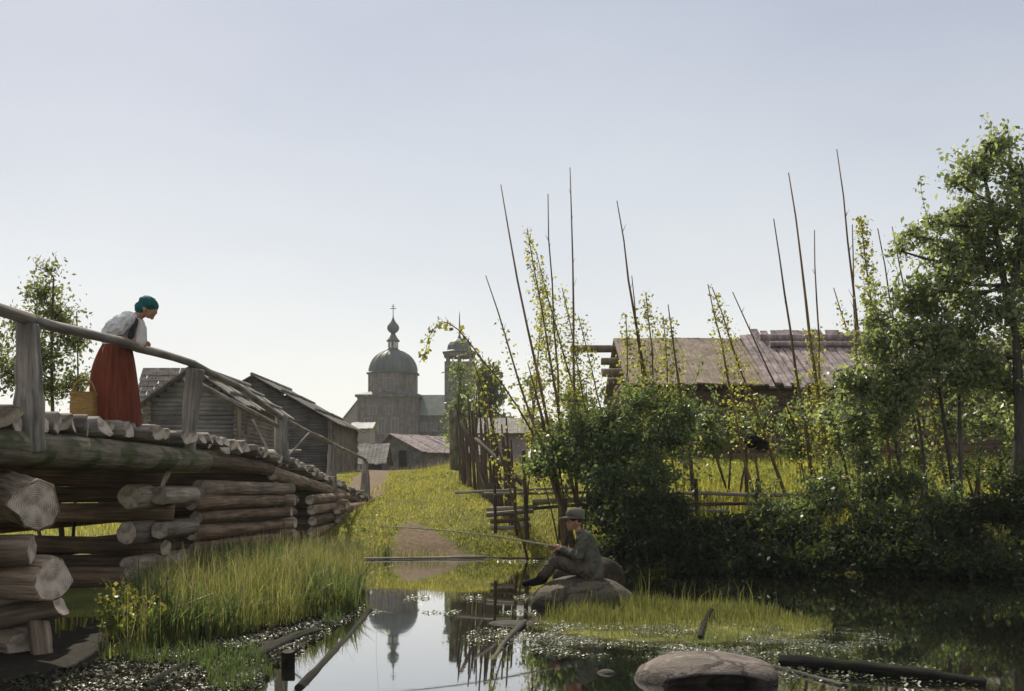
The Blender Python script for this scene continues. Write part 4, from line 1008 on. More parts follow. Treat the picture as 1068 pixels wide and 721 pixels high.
hop((824, 440), (766, 305), 21.8, 21.8, 'thin slanting hop pole by the edge of the roof planks', 60, .1, .5, r=.025)
hop((838, 450), (808, 228), 20.6, 20.6, 'straight bare hop pole rising over the roof planks', 150, .1, .5, r=.036)
hop((868, 480), (820, 180), 20.8, 20.8, 'long leaning hop pole with yellow leaves low down', 420, .1, .55, r=.042)
hop((856, 440), (850, 240), 21.6, 21.6, 'slim upright hop pole crossing behind the long leaning one', 260, .2, .65, r=.026)
hop((905, 420), (871, 155), 20.4, 20.4, 'tallest hop pole near the alder tree, bare and leaning', 90, .1, .4, r=.036)
hop((893, 440), (890, 234), 20.7, 20.7, 'bare upright hop pole standing by the leafy hop column', 120, .1, .5, r=.032)
hop((912, 430), (872, 300), 21.5, 21.5, 'short hop pole with yellow shoots over the plank roof', 260, .3, .95, r=.025)
hop((922, 430), (898, 229), 20.2, 20.2, 'hop pole hidden in a thick green vine column', 900, .35, 1.02, r=.03, spread=.13)
hop((950, 430), (916, 238), 20.2, 20.2, 'bare hop pole tip poking from the alder shrub', 140, .2, .6, r=.028)
hop((968, 420), (932, 236), 20.4, 20.4, 'last bare hop pole half hidden by the alder', 100, .1, .5, r=.028)
hop((632, 450), (604, 330), 21.2, 21.2, 'low leafy hop shoot beside the gable', 300, .3, 1.0, r=.02, spread=.2)
hop((520, 470), (489, 352), 20.6, 20.6, 'bent hop stem with yellow leaves beside the bell tower', 160, .3, 1.0, r=.022)
hop((556, 462), (566, 300), 21.4, 21.6, 'leaf clad hop stem in the thick of the pole cluster', 480, .25, 1.0, r=.022, spread=.13)
hop((615, 440), (584, 300), 21.3, 21.8, 'leaning hop stem with yellow leaves, between the cluster and the gable', 420, .25, 1.0, r=.022, spread=.14)
hop((655, 440), (650, 330), 20.9, 20.9, 'short leafy hop stem in front of the purlin ends', 360, .3, 1.0, r=.02, spread=.14)
hop((700, 440), (690, 330), 21.2, 21.2, 'leafy hop stem crossing the mossy roof corner', 360, .3, 1.0, r=.02, spread=.13)
# arching loose shoot
sh2 = thing('hop_shoot', P(540, 452, 20.3), 'arching leafy hop shoot curling in front of the bell tower', 'vine')
pts = [P(*q, 20.3) for q in ((556, 452), (540, 425), (522, 398), (505, 378), (490, 358), (478, 344), (466, 336), (455, 340), (447, 352), (444, 366), (438, 378))]
mb = MB(); mb.tube(pts, list(np.linspace(.02, .005, len(pts))), 5); mb.build('stem', M_POLE, sh2, smooth=True)
pp = np.array([tuple(p) for p in pts]); tt = rng.uniform(0.1, 1, 170); tt = np.round(tt * 18) / 18 + rng.normal(size=170) * .006
c = np.stack([np.interp(tt, np.linspace(0, 1, len(pts)), pp[:, i]) for i in range(3)], 1) + rng.normal(size=(170, 3)) * .06
mesh_np('leaves', leaf_quads(c, .09, .4, .8, .1), 4, M_HOP, sh2)

# ---------------------------------------------------------------- trees and shrubs
def cl(px, py, d, rx, ry, rd=None):                     # clump from photo pixels (radius in pixels) at a depth
    k = d / FPX; c = P(px, py, d)
    return (tuple(c), (rx * k, (rd or max(rx, ry)) * k, ry * k))
def stem(px0, d0, px1, py1, d1, r):
    a = P(px0, 500, d0); b_ = P(px1, py1, d1)
    return ((a.x, a.y, max(hz(a.x, a.y), 0) - .1), tuple(b_), r)

# big tree at the edge
tr = [stem(1056, 18.5, 1052, 300, 18.5, .16), stem(1056, 18.5, 1030, 180, 18.9, .07), stem(1055, 18.5, 1062, 160, 18.2, .07)]
tr[1] = (tuple(P(1053, 340, 18.5)), tuple(P(1022, 165, 18.8)), .07); tr[2] = (tuple(P(1053, 320, 18.5)), tuple(P(1066, 170, 18.2)), .07)
cls = [cl(1042, 155, 18.6, 22, 18), cl(1022, 180, 18.8, 32, 22), cl(1062, 185, 18.4, 28, 30), cl(1005, 225, 18.7, 30, 22), cl(1045, 225, 18.3, 36, 26), cl(985, 262, 18.6, 32, 22), cl(1025, 275, 18.9, 36, 26), cl(1068, 262, 18.4, 30, 34),
       cl(955, 245, 18.4, 16, 12), cl(962, 300, 18.5, 26, 20), cl(1000, 312, 18.8, 34, 20), cl(1045, 325, 18.2, 32, 26), cl(1090, 230, 18.6, 30, 50), cl(1095, 320, 18.6, 34, 50), cl(1080, 390, 18.6, 26, 40), cl(1025, 370, 19.0, 30, 24), cl(972, 345, 18.3, 36, 18), cl(1065, 355, 18.9, 34, 26), cl(1075, 290, 18.9, 34, 30), cl(1015, 245, 19.0, 34, 24), cl(1070, 225, 19.0, 28, 28), cl(940, 262, 18.5, 10, 14), cl(975, 232, 18.6, 12, 10), cl(1000, 190, 18.6, 14, 12), cl(1032, 150, 18.6, 8, 7), cl(990, 290, 18.5, 30, 18), cl(1040, 400, 18.9, 32, 24), cl(1064, 440, 19.3, 24, 26)]
plant('alder_tree', 'tallest leafy alder tree whose dark trunk stands in the bank', 'tree', (P(1056, 0, 18.5).x, 18.5, hz(P(1056, 0, 18.5).x, 18.5)), tr, cls, 21000, .10, M_ALDER, sig=.10, twigs=24, trunk_r=.10, shoots=26)
# alder thicket with slanting stems
st = [stem(962, 18.6, 925, 400, 18.6, .055), stem(968, 18.8, 948, 390, 18.8, .05), stem(1004, 18.5, 972, 360, 18.6, .06), stem(998, 18.9, 998, 380, 18.8, .07)]
cls = [cl(920, 365, 18.4, 30, 24), cl(905, 405, 18.2, 30, 26), cl(950, 350, 18.8, 34, 22), cl(940, 395, 18.3, 36, 24), cl(985, 365, 18.5, 34, 22), cl(1020, 385, 18.4, 34, 26), cl(1005, 345, 18.7, 26, 20), cl(970, 320, 18.9, 24, 18), cl(890, 435, 18.0, 26, 18), cl(925, 440, 18.3, 20, 26), cl(918, 335, 18.6, 18, 16), cl(945, 318, 18.7, 18, 14), cl(965, 385, 18.2, 26, 18), cl(1000, 400, 18.2, 24, 16), cl(882, 395, 18.4, 16, 18), cl(940, 420, 18.0, 22, 18)]
plant('alder_thicket', 'many stemmed alder with slanting dark stems under the tall tree', 'tree', (P(985, 0, 18.7).x, 18.7, hz(P(985, 0, 18.7).x, 18.7)), st, cls, 11000, .10, M_ALDER, sig=.10, twigs=22, trunk_r=.05, shoots=40)

def shrub(label, px, d, clumps, n, mat=M_BUSH, size=.085, nst=4, group='shrubs along the pond bank', sig=.10):
    n = int(n * (.95 if mat is M_BUSHSHADE else .55))
    x = X_(px, d); z = max(hz(x, d), -.05)
    st = []
    for k in range(nst):
        c = clumps[int(k * len(clumps) / nst)][0]
        st.append(((x + random.uniform(-.25, .25), d + random.uniform(-.2, .2), z - .1), tuple(np.array(c) + np.array([0, 0, .1])), random.uniform(.02, .035)))
    return plant('shrub', label, 'shrub', (x, d, z), st, clumps, n, size, mat, group, twigs=16, sig=sig, trunk_r=.03, shoots=int(len(clumps) * (1.0 if mat is M_BUSHSHADE else 4.5)))
shrub('rounded bush of glinting leaves at the end of the pole fence', 590, 19.9, [cl(578, 468, 19.9, 22, 20), cl(608, 452, 20.0, 24, 20), cl(600, 480, 19.7, 36, 22), cl(560, 488, 20.1, 18, 16), cl(630, 465, 19.8, 26, 30), cl(625, 495, 19.6, 30, 18)], 12000)
shrub('tall dark bush rising to the house gable', 655, 19.4, [cl(640, 440, 19.7, 24, 22), cl(665, 424, 19.8, 22, 20), cl(692, 432, 19.7, 20, 20), cl(655, 460, 19.4, 34, 28), cl(695, 455, 19.4, 30, 28), cl(640, 500, 19.2, 34, 24), cl(680, 498, 19.1, 34, 26), cl(715, 440, 19.8, 16, 30)], 17000)
shrub('dark bush hanging low over the water behind the boy', 660, 18.4, [cl(640, 540, 18.3, 30, 26), cl(672, 535, 18.2, 34, 28), cl(655, 570, 17.8, 34, 22), cl(690, 565, 17.7, 32, 24), cl(700, 530, 18.2, 26, 22), cl(630, 525, 18.8, 20, 18)], 15000, M_BUSHSHADE)
shrub('dark bush with a few pale sprays under the garden fence', 740, 18.2, [cl(735, 554, 18.2, 32, 15), cl(770, 556, 18.0, 34, 16), cl(750, 578, 17.6, 36, 20), cl(785, 582, 17.4, 32, 20), cl(720, 580, 17.6, 28, 20)], 12000, M_BUSHSHADE)
shrub('bush with white glinting leaves below the yellow hops', 835, 18.3, [cl(862, 505, 18.6, 22, 12), cl(838, 532, 18.2, 34, 14), cl(805, 535, 18.1, 26, 14), cl(868, 520, 18.2, 26, 18), cl(835, 556, 17.8, 36, 14)], 6500, M_BUSH)
shrub('pale green bush beneath the plank roof corner', 890, 19.0, [cl(868, 436, 19.4, 20, 12), cl(898, 448, 19.0, 22, 18), cl(905, 478, 18.8, 18, 18)], 3600, M_ALDER)
shrub('bush drooping to the water before the slanting alder stems', 930, 18.0, [cl(915, 510, 18.2, 28, 24), cl(945, 505, 18.2, 30, 22), cl(930, 540, 17.9, 34, 18), cl(980, 528, 18.0, 22, 16)], 6500, M_BUSH)
shrub('dark bush in the shade of the tall alder trunk', 1020, 17.8, [cl(1005, 545, 17.8, 32, 24), cl(1040, 530, 17.8, 30, 26), cl(1070, 520, 17.6, 30, 40), cl(1015, 580, 17.2, 38, 20), cl(1060, 580, 17.0, 36, 24), cl(1095, 560, 17.4, 30, 50)], 13000, M_BUSHSHADE)
shrub('low shade darkened bush trailing into the water between pale sprays', 850, 16.9, [cl(800, 584, 17.2, 34, 18), cl(845, 588, 17.0, 36, 20), cl(880, 570, 17.3, 30, 22), cl(760, 590, 17.3, 30, 16), cl(830, 560, 17.6, 34, 16)], 13000, M_BUSHSHADE)
shrub('dark bush trailing into the water under the drooping bush', 955, 16.6, [cl(915, 585, 16.9, 34, 20), cl(955, 582, 16.8, 34, 24), cl(1000, 590, 16.6, 36, 20), cl(1050, 592, 16.4, 34, 22), cl(920, 560, 17.3, 30, 20), cl(965, 556, 17.4, 30, 20)], 17000, M_BUSHSHADE)
shrub('thin bush in front of the brown house wall', 760, 22.5, [cl(735, 440, 22.6, 20, 16), cl(765, 446, 22.6, 20, 14), cl(745, 465, 22.4, 22, 12), cl(795, 442, 22.8, 16, 12), cl(715, 465, 22.4, 20, 20)], 4200, M_BUSH, .09)
shrub('loose leafy bush before the windowed house wall', 840, 22.8, [cl(825, 442, 22.8, 18, 16), cl(850, 448, 22.8, 16, 16), cl(830, 470, 22.5, 22, 10), cl(870, 462, 22.6, 20, 14)], 3400, M_BUSH, .09)
shrub('shaded bush filling the gap between the alder trunks', 1010, 20.5, [cl(985, 440, 20.6, 34, 26), cl(1025, 440, 20.6, 34, 30), cl(1060, 450, 20.4, 24, 40), cl(960, 480, 20.4, 24, 24), cl(1000, 490, 20.2, 34, 22), cl(1040, 495, 20.2, 30, 24)], 5200, M_BUSH)
# sapling beyond the bridge, and trees far off
st = [((-6.9, 17.5, .2), tuple(P(56, 290, 17.5)), .05), ((-7.1, 17.4, .2), tuple(P(22, 330, 17.5)), .035), ((-6.8, 17.7, .2), tuple(P(80, 325, 17.7)), .03)]
st = [(tuple((P(55 + q, 0, 17.5).x, 17.5, .3)), s[1], s[2]) for q, s in zip((12, -8, 20), st)]
cls = [cl(45, 305, 17.5, 20, 20), cl(60, 330, 17.6, 24, 18), cl(25, 345, 17.5, 22, 22), cl(75, 355, 17.5, 18, 20), cl(45, 375, 17.4, 26, 22), cl(15, 390, 17.6, 20, 22), cl(80, 395, 17.6, 14, 18), cl(55, 405, 17.5, 26, 14), cl(-15, 370, 17.6, 22, 40), cl(50, 282, 17.5, 8, 10)]
plant('birch_sapling', 'airy pale green birch sapling beyond the bridge', 'tree', (X_(60, 17.5), 17.5, .25), st, cls, 7000, .075, M_BIRCH, sig=.12, twigs=15, trunk_r=.03)
def far_tree(label, px, py_top, py_base, d, wpx, n, mat=M_BIRCH, size=.4):
    x = X_(px, d); zb = hz(x, d); h = Z_(py_top, d) - zb; wr = wpx * d / FPX
    cls = []
    for k in range(9):
        t = random.uniform(.3, .95); a = random.uniform(0, 6.28); rr = wr * (1.15 - t) * random.uniform(.3, 1)
        cls.append(((x + rr * math.cos(a), d + rr * math.sin(a), zb + h * t), (wr * .5, wr * .5, h * .14)))
    plant('far_tree', label, 'tree', (x, d, zb), [((x, d, zb - .2), (x, d, zb + h * .95), .18)], cls, n, size, mat, None, twigs=10, sig=.3, trunk_r=.1)
far_tree('slim leafy tree rising in front of the bell tower', 480, 380, 480, 62, 12, 2300, M_BUSH, .22)
far_tree('pale loose tree standing behind the stick fence', 515, 372, 480, 58, 26, 3200, M_BIRCH, .28)
far_tree('green tree between the bell tower and the hop poles', 555, 392, 480, 90, 24, 2600, M_BIRCH, .4)
far_tree('low tree far beyond the log house gable', 600, 402, 480, 80, 26, 3000, M_BIRCH, .35)

# leafy herbs: yellow flowered stalks at the crib foot
hb = thing('mustard_plant', (X_(138, 9.6), 9.6, 0), 'yellow flowered weed stalks in front of the crib logs', 'plant')
V_, F_ = [], []
fl = []
base = []
for k in range(18):
    x, yy = X_(random.uniform(108, 160), 9.3), 9.3 + random.uniform(-.35, .35); h = random.uniform(.2, .45)
    base.append((x, yy, hz(x, yy), h))
mb = MB()
for x, yy, z, h in base:
    tx, ty = x + random.uniform(-.12, .12), yy + random.uniform(-.1, .1)
    mb.tube([(x, yy, z - .03), ((x + tx) / 2, yy, z + h * .6), (tx, ty, z + h)], [.006, .005, .003], 4)
    fl.append(np.array([tx, ty, z + h * .93]) + rng.normal(size=(16, 3)) * np.array([.03, .03, .06]))
    V_.append(np.array([x, yy, z]) + rng.uniform(0, 1, (16, 1)) * np.array([tx - x, ty - yy, h * .85]) + rng.normal(size=(16, 3)) * .035)
mb.build('stem', M_POLE, hb)['kind'] = 'stuff'
mesh_np('foliage', leaf_quads(np.concatenate(V_), .10, .2, .28, .2), 4, M_WEED, hb)
mesh_np('flower_foliage', leaf_quads(np.concatenate(fl), .03, .1, .9, .3), 4, M_YELLOW, hb)

# ---------------------------------------------------------------- stones and drift logs
def boulder(name, label, c, r, mat, seed, lump=.16, flat=.4, group=None, seg=56, box=1.0, hollow=0.0):
    """lumpy stone sunk in its bed"""
    rs = np.random.default_rng(seed); mb = MB(); V = []; nu, nv = seg, seg // 2
    ks = rs.normal(size=(14, 3)) * 1.6; ph = rs.uniform(0, 6.28, 14); am = rs.uniform(.3, 1, 14) / (1 + np.linalg.norm(ks, axis=1))
    ks2 = rs.normal(size=(10, 3)) * 5; ph2 = rs.uniform(0, 6.28, 10)
    for j in range(nv + 1):
        la = -math.pi / 2 + math.pi * j / nv
        for i in range(nu):
            lo = 2 * math.pi * i / nu
            u = np.array([math.cos(la) * math.cos(lo), math.cos(la) * math.sin(lo), math.sin(la)])
            s = 1 + lump * float((am * np.sin(ks @ u * 1.5 + ph)).sum()) + lump * .10 * float(np.sin(ks2 @ u * 1.4 + ph2).sum() / 3)
            p = u * s
            p[2] = np.sign(p[2]) * abs(p[2]) ** (1 - flat * .4)
            p[0] = np.sign(p[0]) * abs(p[0]) ** box
            if hollow and u[1] < -.1:
                w_h = float(ss(-.55, -.25, u[0] + .1 * math.sin(u[2] * 7)) * (1 - ss(.45, .62, u[0])) * (1 - ss(.12, .34, u[2] - .12 * math.sin(u[0] * 4 + 1.2))))
                p[1] *= 1 - hollow * w_h
            V.append((c[0] + p[0] * r[0], c[1] + p[1] * r[1], c[2] + p[2] * r[2]))
    F = []
    for j in range(nv):
        for i in range(nu):
            F.append((j * nu + i, j * nu + (i + 1) % nu, (j + 1) * nu + (i + 1) % nu, (j + 1) * nu + i))
    mb.add(V, F); o = mb.build(name, mat, None, smooth=True)
    return tag(o, label, 'rock', group)
bx, by = .85, 12.75
boulder('boulder', 'low brown boulder on which the fishing boy sits', (X_(607, by), by, .03), (.66, .5, .33), M_ROCKB, 3, .10)
boulder('boulder', 'rounded stone at the water edge behind the seated boy', (X_(612, 15.6), 15.6, .05), (.5, .4, .36), noisy('dark_brown_rock', (0.02, 0.016, 0.011), (0.07, 0.055, 0.036), scale=5, bump=.8, dist=.05, rough=.9, spec=.1), 8, .14)
boulder('boulder', 'big smooth grey boulder half sunk in the near water', (X_(733, 8.02), 8.02, -.03), (.58, .40, .225), M_ROCK, 14, .13, .9, seg=90, box=.8, hollow=.55)
boulder('stone', 'small pale stone in the water beside the big smooth boulder', (X_(632, 8.3), 8.3, -.02), (.08, .07, .05), M_ROCK, 21, .1)
boulder('stone', 'low wet stone lying by the butt of the black log', (X_(800, 8.1), 8.1, .0), (.09, .08, .04), M_ROCK, 22, .1)
boulder('stone', 'flat stone awash off the tip of the boy boulder', (X_(540, 11.2), 11.2, -.01), (.3, .2, .035), M_ROCKB, 25, .1)
def drift(label, a, b_, r0, r1, m, za=0.0, zb=0.0, nm='drift_log', **k):
    pa, pb = PW(*a), PW(*b_); pa.z = za; pb.z = zb
    k.setdefault('wob', .16); k.setdefault('bend', .025)
    o = log(nm, pa, pb, r0, r1, (m, m), None, rings=18, seg=12, endcut=.8, **k); tag(o, label, 'log'); return o
drift('long wet black log half afloat beyond the big smooth boulder', (818, 694), (1025, 714), .075, .05, M_BLACKLOG, .02, .0, wob=.18, bend=.03)
drift('thin grey driftwood pole lying from the boulder to the black log', (780, 691), (880, 716), .028, .022, M_WETLOG, .0, .0)
drift('dark sodden log edging the grassy bank, nearest the crib', (150, 722), (238, 671), .05, .035, M_BLACKLOG, .02, .03, wob=.2, bend=.04)
drift('weed covered sodden log below the tall reeds', (262, 690), (330, 660), .06, .045, M_BLACKLOG, .0, .01, wob=.2, bend=.04)
drift('long slim dark pole slanting across the bright water', (386, 636), (312, 718), .038, .045, M_BLACKLOG, -.012, -.018)
drift('short sunken pole sticking out of the sedge islet', (730, 668), (742, 648), .026, .02, M_BLACKLOG, .03, .13)
drift('pale branch added for the water edge glint along the earth landing', (374, 584), (505, 582.5), .022, .016, M_GLINT, .03, .04)
drift('broken branch jutting from the water before the flat stone', (512, 690), (548, 650), .02, .03, M_WETLOG, -.02, .02)
o = log('mooring_stake', (X_(300, 8.6), 8.6, -.4), (X_(301, 8.6), 8.6, .11), .06, .055, (M_BLACKLOG, M_WETLOG)); tag(o, 'thick black stake standing in the water by the sodden log', 'stake')

# ---------------------------------------------------------------- people
def capsule(mb, p0, p1, r0, r1, seg=14, sx=1.0):
    p0, p1 = Vector(p0), Vector(p1); ax = (p1 - p0)
    if ax.length < 1e-5: ax = Vector((0, 0, 1e-4)); p1 = p0 + ax
    t = ax.normalized(); pts, rad = [], []
    for k in range(0, 5):
        a = R(-88 + 88 * k / 4); pts.append(p0 + t * r0 * math.sin(a)); rad.append(max(r0 * math.cos(a), 1e-4))
    for k in range(0, 5):
        a = R(88 * k / 4); pts.append(p1 + t * r1 * math.sin(a)); rad.append(max(r1 * math.cos(a), 1e-4))
    mb.tube(pts, rad, seg)
def ellip(mb, c, r, seg=18, rot=None):
    V = []; n = 10
    for j in range(n + 1):
        la = -math.pi / 2 + math.pi * j / n
        for i in range(seg):
            lo = 2 * math.pi * i / seg; v = Vector((max(math.cos(la), 1e-3) * math.cos(lo) * r[0], max(math.cos(la), 1e-3) * math.sin(lo) * r[1], math.sin(la) * r[2]))
            if rot: v = rot @ v
            V.append(Vector(c) + v)
    F = [(j * seg + i, j * seg + (i + 1) % seg, (j + 1) * seg + (i + 1) % seg, (j + 1) * seg + i) for j in range(n) for i in range(seg)]
    F += [tuple(reversed(range(seg))), tuple(n * seg + i for i in range(seg))]
    mb.add(V, F)
def fuse(mb, name, mat, parent, voxel=.008, it=4, fold=0.0):
    """melt the overlapping volumes into one continuous skin"""
    o = mb.build(name + '_raw', mat, None)
    rm = o.modifiers.new('r', 'REMESH'); rm.mode = 'VOXEL'; rm.voxel_size = voxel
    sm = o.modifiers.new('s', 'SMOOTH'); sm.iterations = it; sm.factor = .5
    dg = bpy.context.evaluated_depsgraph_get(); dg.update()
    me = bpy.data.meshes.new_from_object(o.evaluated_get(dg), depsgraph=dg)
    me.name = name
    if fold:
        n_ = len(me.vertices); co = np.empty(n_ * 3, np.float32); no = np.empty(n_ * 3, np.float32)
        me.vertices.foreach_get('co', co); me.vertex_normals.foreach_get('vector', no); co = co.reshape(-1, 3); no = no.reshape(-1, 3)
        fr_ = np.random.default_rng(len(name)); q_ = np.zeros(n_)
        for k_ in range(9):
            kv = fr_.normal(size=3) * np.array([42, 42, 20]); q_ += np.sin(co @ kv + fr_.uniform(0, 6.28) + 1.5 * np.sin(co @ (kv[::-1] * .5)))
        q_ = 1 - 2 * np.abs(np.tanh(q_ / 2.2))
        co += no * (fold * q_)[:, None]; me.vertices.foreach_set('co', co.ravel()); me.update()
    loc = o.location.copy(); bpy.data.objects.remove(o)
    for q in range(len(me.materials)): me.materials[q] = mat
    if not me.materials: me.materials.append(mat)
    me.polygons.foreach_set('use_smooth', np.ones(len(me.polygons), bool))
    n = bpy.data.objects.new(name, me); n.location = loc; link(n, parent); ORG[n.name] = loc
    return n
def hand(mb, wrist, knuck, side, nrm, curl=.5, s=1.0):
    """palm, four unequal bent fingers, thumb off the side"""
    wrist, knuck, side, nrm = Vector(wrist), Vector(knuck), Vector(side).normalized(), Vector(nrm).normalized()
    f = (knuck - wrist).normalized()
    for k in (-1, -.33, .33, 1):
        capsule(mb, wrist + side * k * .018 * s, knuck + side * k * .030 * s, .015 * s, .0125 * s, 8)
    for k, ln in ((-1, .060), (-.33, .072), (.33, .076), (1, .066)):
        a = knuck + side * k * .030 * s; d1 = (f * math.cos(curl * .6) + nrm * math.sin(curl * .6)); d2 = (f * math.cos(curl * 1.7) + nrm * math.sin(curl * 1.7)); d3 = (f * math.cos(curl * 2.6) + nrm * math.sin(curl * 2.6))
        b_ = a + d1 * ln * .45 * s; c = b_ + d2 * ln * .33 * s; e = c + d3 * ln * .26 * s
        capsule(mb, a, b_, .0095 * s, .009 * s, 8); capsule(mb, b_, c, .009 * s, .0082 * s, 8); capsule(mb, c, e, .0082 * s, .007 * s, 8)
    a = wrist + f * .02 * s + side * .028 * s; b_ = a + (f * .55 + side * .7 + nrm * .35).normalized() * .035 * s; c = b_ + (f * .8 + nrm * .5).normalized() * .03 * s
    capsule(mb, a, b_, .012 * s, .0105 * s, 8); capsule(mb, b_, c, .0105 * s, .008 * s, 8)

# woman: leans over the rail, forearms on it, looking down into the water; +X is her front
wx, wy, wz = X_(118.5, 12.5), 12.5, DZ(12.5) - .02
woman = thing('person', (wx, wy, wz), 'woman in red skirt, white blouse and teal kerchief leaning on the bridge rail', 'person')
def w_(x, yy, z): return (wx + x, wy + yy, wz + z)
railz = 3.075 - wz
b = MB()
capsule(b, w_(0, 0, .86), w_(.06, 0, 1.02), .13, .125); capsule(b, w_(.06, 0, 1.02), w_(.21, 0, 1.20), .125, .115)      # torso
capsule(b, w_(.225, -.15, 1.225), w_(.225, .15, 1.225), .065, .065)                                                   # shoulders
capsule(b, w_(.26, 0, 1.27), w_(.37, 0, 1.335), .058, .052)                                                           # neck
hr = Matrix.Rotation(R(38), 3, 'Y')
ellip(b, w_(.405, 0, 1.395), (.10, .083, .115), rot=hr)                                                               # skull
ellip(b, w_(.44, 0, 1.345), (.07, .062, .092), rot=hr)                                                                # face and jaw
capsule(b, w_(.497, 0, 1.36), w_(.505, 0, 1.325), .010, .015, 8)                                                       # nose
capsule(b, w_(.455, 0, 1.268), w_(.462, 0, 1.275), .024, .02, 8)                                                      # chin
capsule(b, w_(.482, -.018, 1.298), w_(.482, .018, 1.298), .009, .009, 8)                                               # lips
capsule(b, w_(.486, -.032, 1.385), w_(.486, .032, 1.385), .013, .013, 8)                                               # brow
for s in (-1, 1):
    ellip(b, w_(.478, s * .032, 1.362), (.011, .012, .010))                                                           # eyes
    ellip(b, w_(.395, s * .083, 1.365), (.024, .011, .035))                                                           # ears
    el = w_(-.01, -.24, 1.02) if s < 0 else w_(.15, .22, .985)
    capsule(b, w_(.22, s * .165, 1.22), el, .048, .04)
    wr = w_(.285 if s < 0 else .31, s * .085, railz + .095)
    capsule(b, el, wr, .044, .028)
    hand(b, wr, (wr[0] + .065, wr[1] - s * .05, wr[2] + .0), (-.5, -s * -.6, .1) if s < 0 else (-.5, .6, .1), (0.2, 0, -1), .55, 1.15)
for s in (-1, 1):
    capsule(b, w_(-.02, s * .085, .86), w_(0, s * .09, .47), .085, .06); capsule(b, w_(0, s * .09, .47), w_(-.02, s * .09, .09), .058, .04)
    capsule(b, w_(-.03, s * .09, .06), w_(.13, s * .1, .035), .042, .035)
body = fuse(b, 'body', M_SKIN, woman, .006, 3)
b = MB()
for s in (-1, 1):
    el = Vector(w_(-.01, -.24, 1.02) if s < 0 else w_(.15, .22, .985)); sh0 = Vector(w_(.215, s * .15, 1.225))
    capsule(b, sh0, sh0.lerp(el, .55), .085, .11); capsule(b, sh0.lerp(el, .5), sh0.lerp(el, .85), .11, .078)
capsule(b, w_(.02, 0, .93), w_(.06, 0, 1.04), .148, .155); capsule(b, w_(.06, 0, 1.04), w_(.20, 0, 1.205), .155, .135)
capsule(b, w_(.205, -.11, 1.245), w_(.205, .11, 1.245), .08, .08); capsule(b, w_(-.02, 0, 1.02), w_(.09, 0, 1.18), .12, .12)
fuse(b, 'blouse', M_BLOUSE, woman, .007, 3, .011)
b = MB()
capsule(b, w_(.30, -.10, 1.225), w_(.25, -.135, 1.03), .03, .036); capsule(b, w_(.29, .07, 1.23), w_(.25, .1, 1.03), .045, .055); capsule(b, w_(.24, -.0, 1.11), w_(.17, 0, .97), .07, .09)
fuse(b, 'vest', M_VEST, woman, .008, 3)
b = MB(); capsule(b, w_(.325, -.02, 1.19), w_(.31, -.02, .98), .055, .085); capsule(b, w_(.32, .05, 1.15), w_(.30, .05, .98), .055, .08); fuse(b, 'apron', M_APRON, woman, .008, 3)
# kerchief tied close to the head with a small knot
b = MB(); ellip(b, w_(.412, 0, 1.43), (.122, .108, .092), rot=Matrix.Rotation(R(27), 3, 'Y')); ellip(b, w_(.34, 0, 1.385), (.09, .088, .085)); capsule(b, w_(.30, 0, 1.335), w_(.265, .02, 1.29), .032, .02); capsule(b, w_(.48, -.01, 1.47), w_(.505, -.02, 1.50), .012, .005, 8)
fuse(b, 'kerchief', M_TEAL, woman, .007, 2, .005)
b = MB(); ellip(b, w_(.425, 0, 1.392), (.075, .09, .05), rot=Matrix.Rotation(R(38), 3, 'Y')); fuse(b, 'hair', M_HAIR, woman, .007, 2)
# skirt: gathered at the waist, deep folds to the hem
V = []; seg = 96; rows = 16; F = []
fr = np.random.default_rng(4)
fold = [(int(k), fr.uniform(0, 6.28), a) for k, a in ((9, .5), (14, .7), (21, .55), (5, .4))]
for j in range(rows + 1):
    t = j / rows; z = .94 * (1 - t) + .0 * t
    rx = .155 + (.30 - .155) * t ** .72; ry = .16 + (.29 - .16) * t ** .72
    cxo = .03 * (1 - t) - .02 * t
    for i in range(seg):
        th = 2 * math.pi * i / seg
        fo = sum(a * math.sin(k * th + p + t * .6) for k, p, a in fold) * .026 * (0.3 + t)
        bk = .05 * math.sin(math.pi * min(t * 1.6, 1)) * max(0, -math.cos(th))       # fuller behind
        V.append(w_(cxo + (rx + fo + bk) * math.cos(th), (ry + fo) * math.sin(th), z))
for j in range(rows):
    for i in range(seg):
        F.append((j * seg + i, (j + 1) * seg + i, (j + 1) * seg + (i + 1) % seg, j * seg + (i + 1) % seg))
F.append(tuple(range(seg)))
mb = MB(); mb.add(V, F); mb.build('skirt', M_SKIRT, woman, smooth=True)
# basket at her feet
kx, ky = X_(93, 12.35), 12.2
bk = thing('basket', (kx, ky, DZ(ky)), 'golden birch bark basket standing on the deck by the red skirt', 'basket')
mb = MB(); z0 = DZ(ky) - .01
def rr_box(z, hx, hy, n=20): return [(kx + hx * math.copysign(abs(math.cos(2 * math.pi * i / n)) ** .45, math.cos(2 * math.pi * i / n)), ky + hy * math.copysign(abs(math.sin(2 * math.pi * i / n)) ** .45, math.sin(2 * math.pi * i / n)), z) for i in range(n)]
rings = [rr_box(z0, .135, .10), rr_box(z0 + .16, .145, .108), rr_box(z0 + .315, .135, .10), rr_box(z0 + .315, .145, .11), rr_box(z0 + .35, .145, .11), rr_box(z0 + .35, .125, .09), rr_box(z0 + .06, .12, .09)]
V = [p for r_ in rings for p in r_]; F = [(j * 20 + i, j * 20 + (i + 1) % 20, (j + 1) * 20 + (i + 1) % 20, (j + 1) * 20 + i) for j in range(6) for i in range(20)]
F += [tuple(reversed(range(20))), tuple(120 + i for i in range(20))]
mb.add(V, F); mb.build('body', M_BASKET, bk)
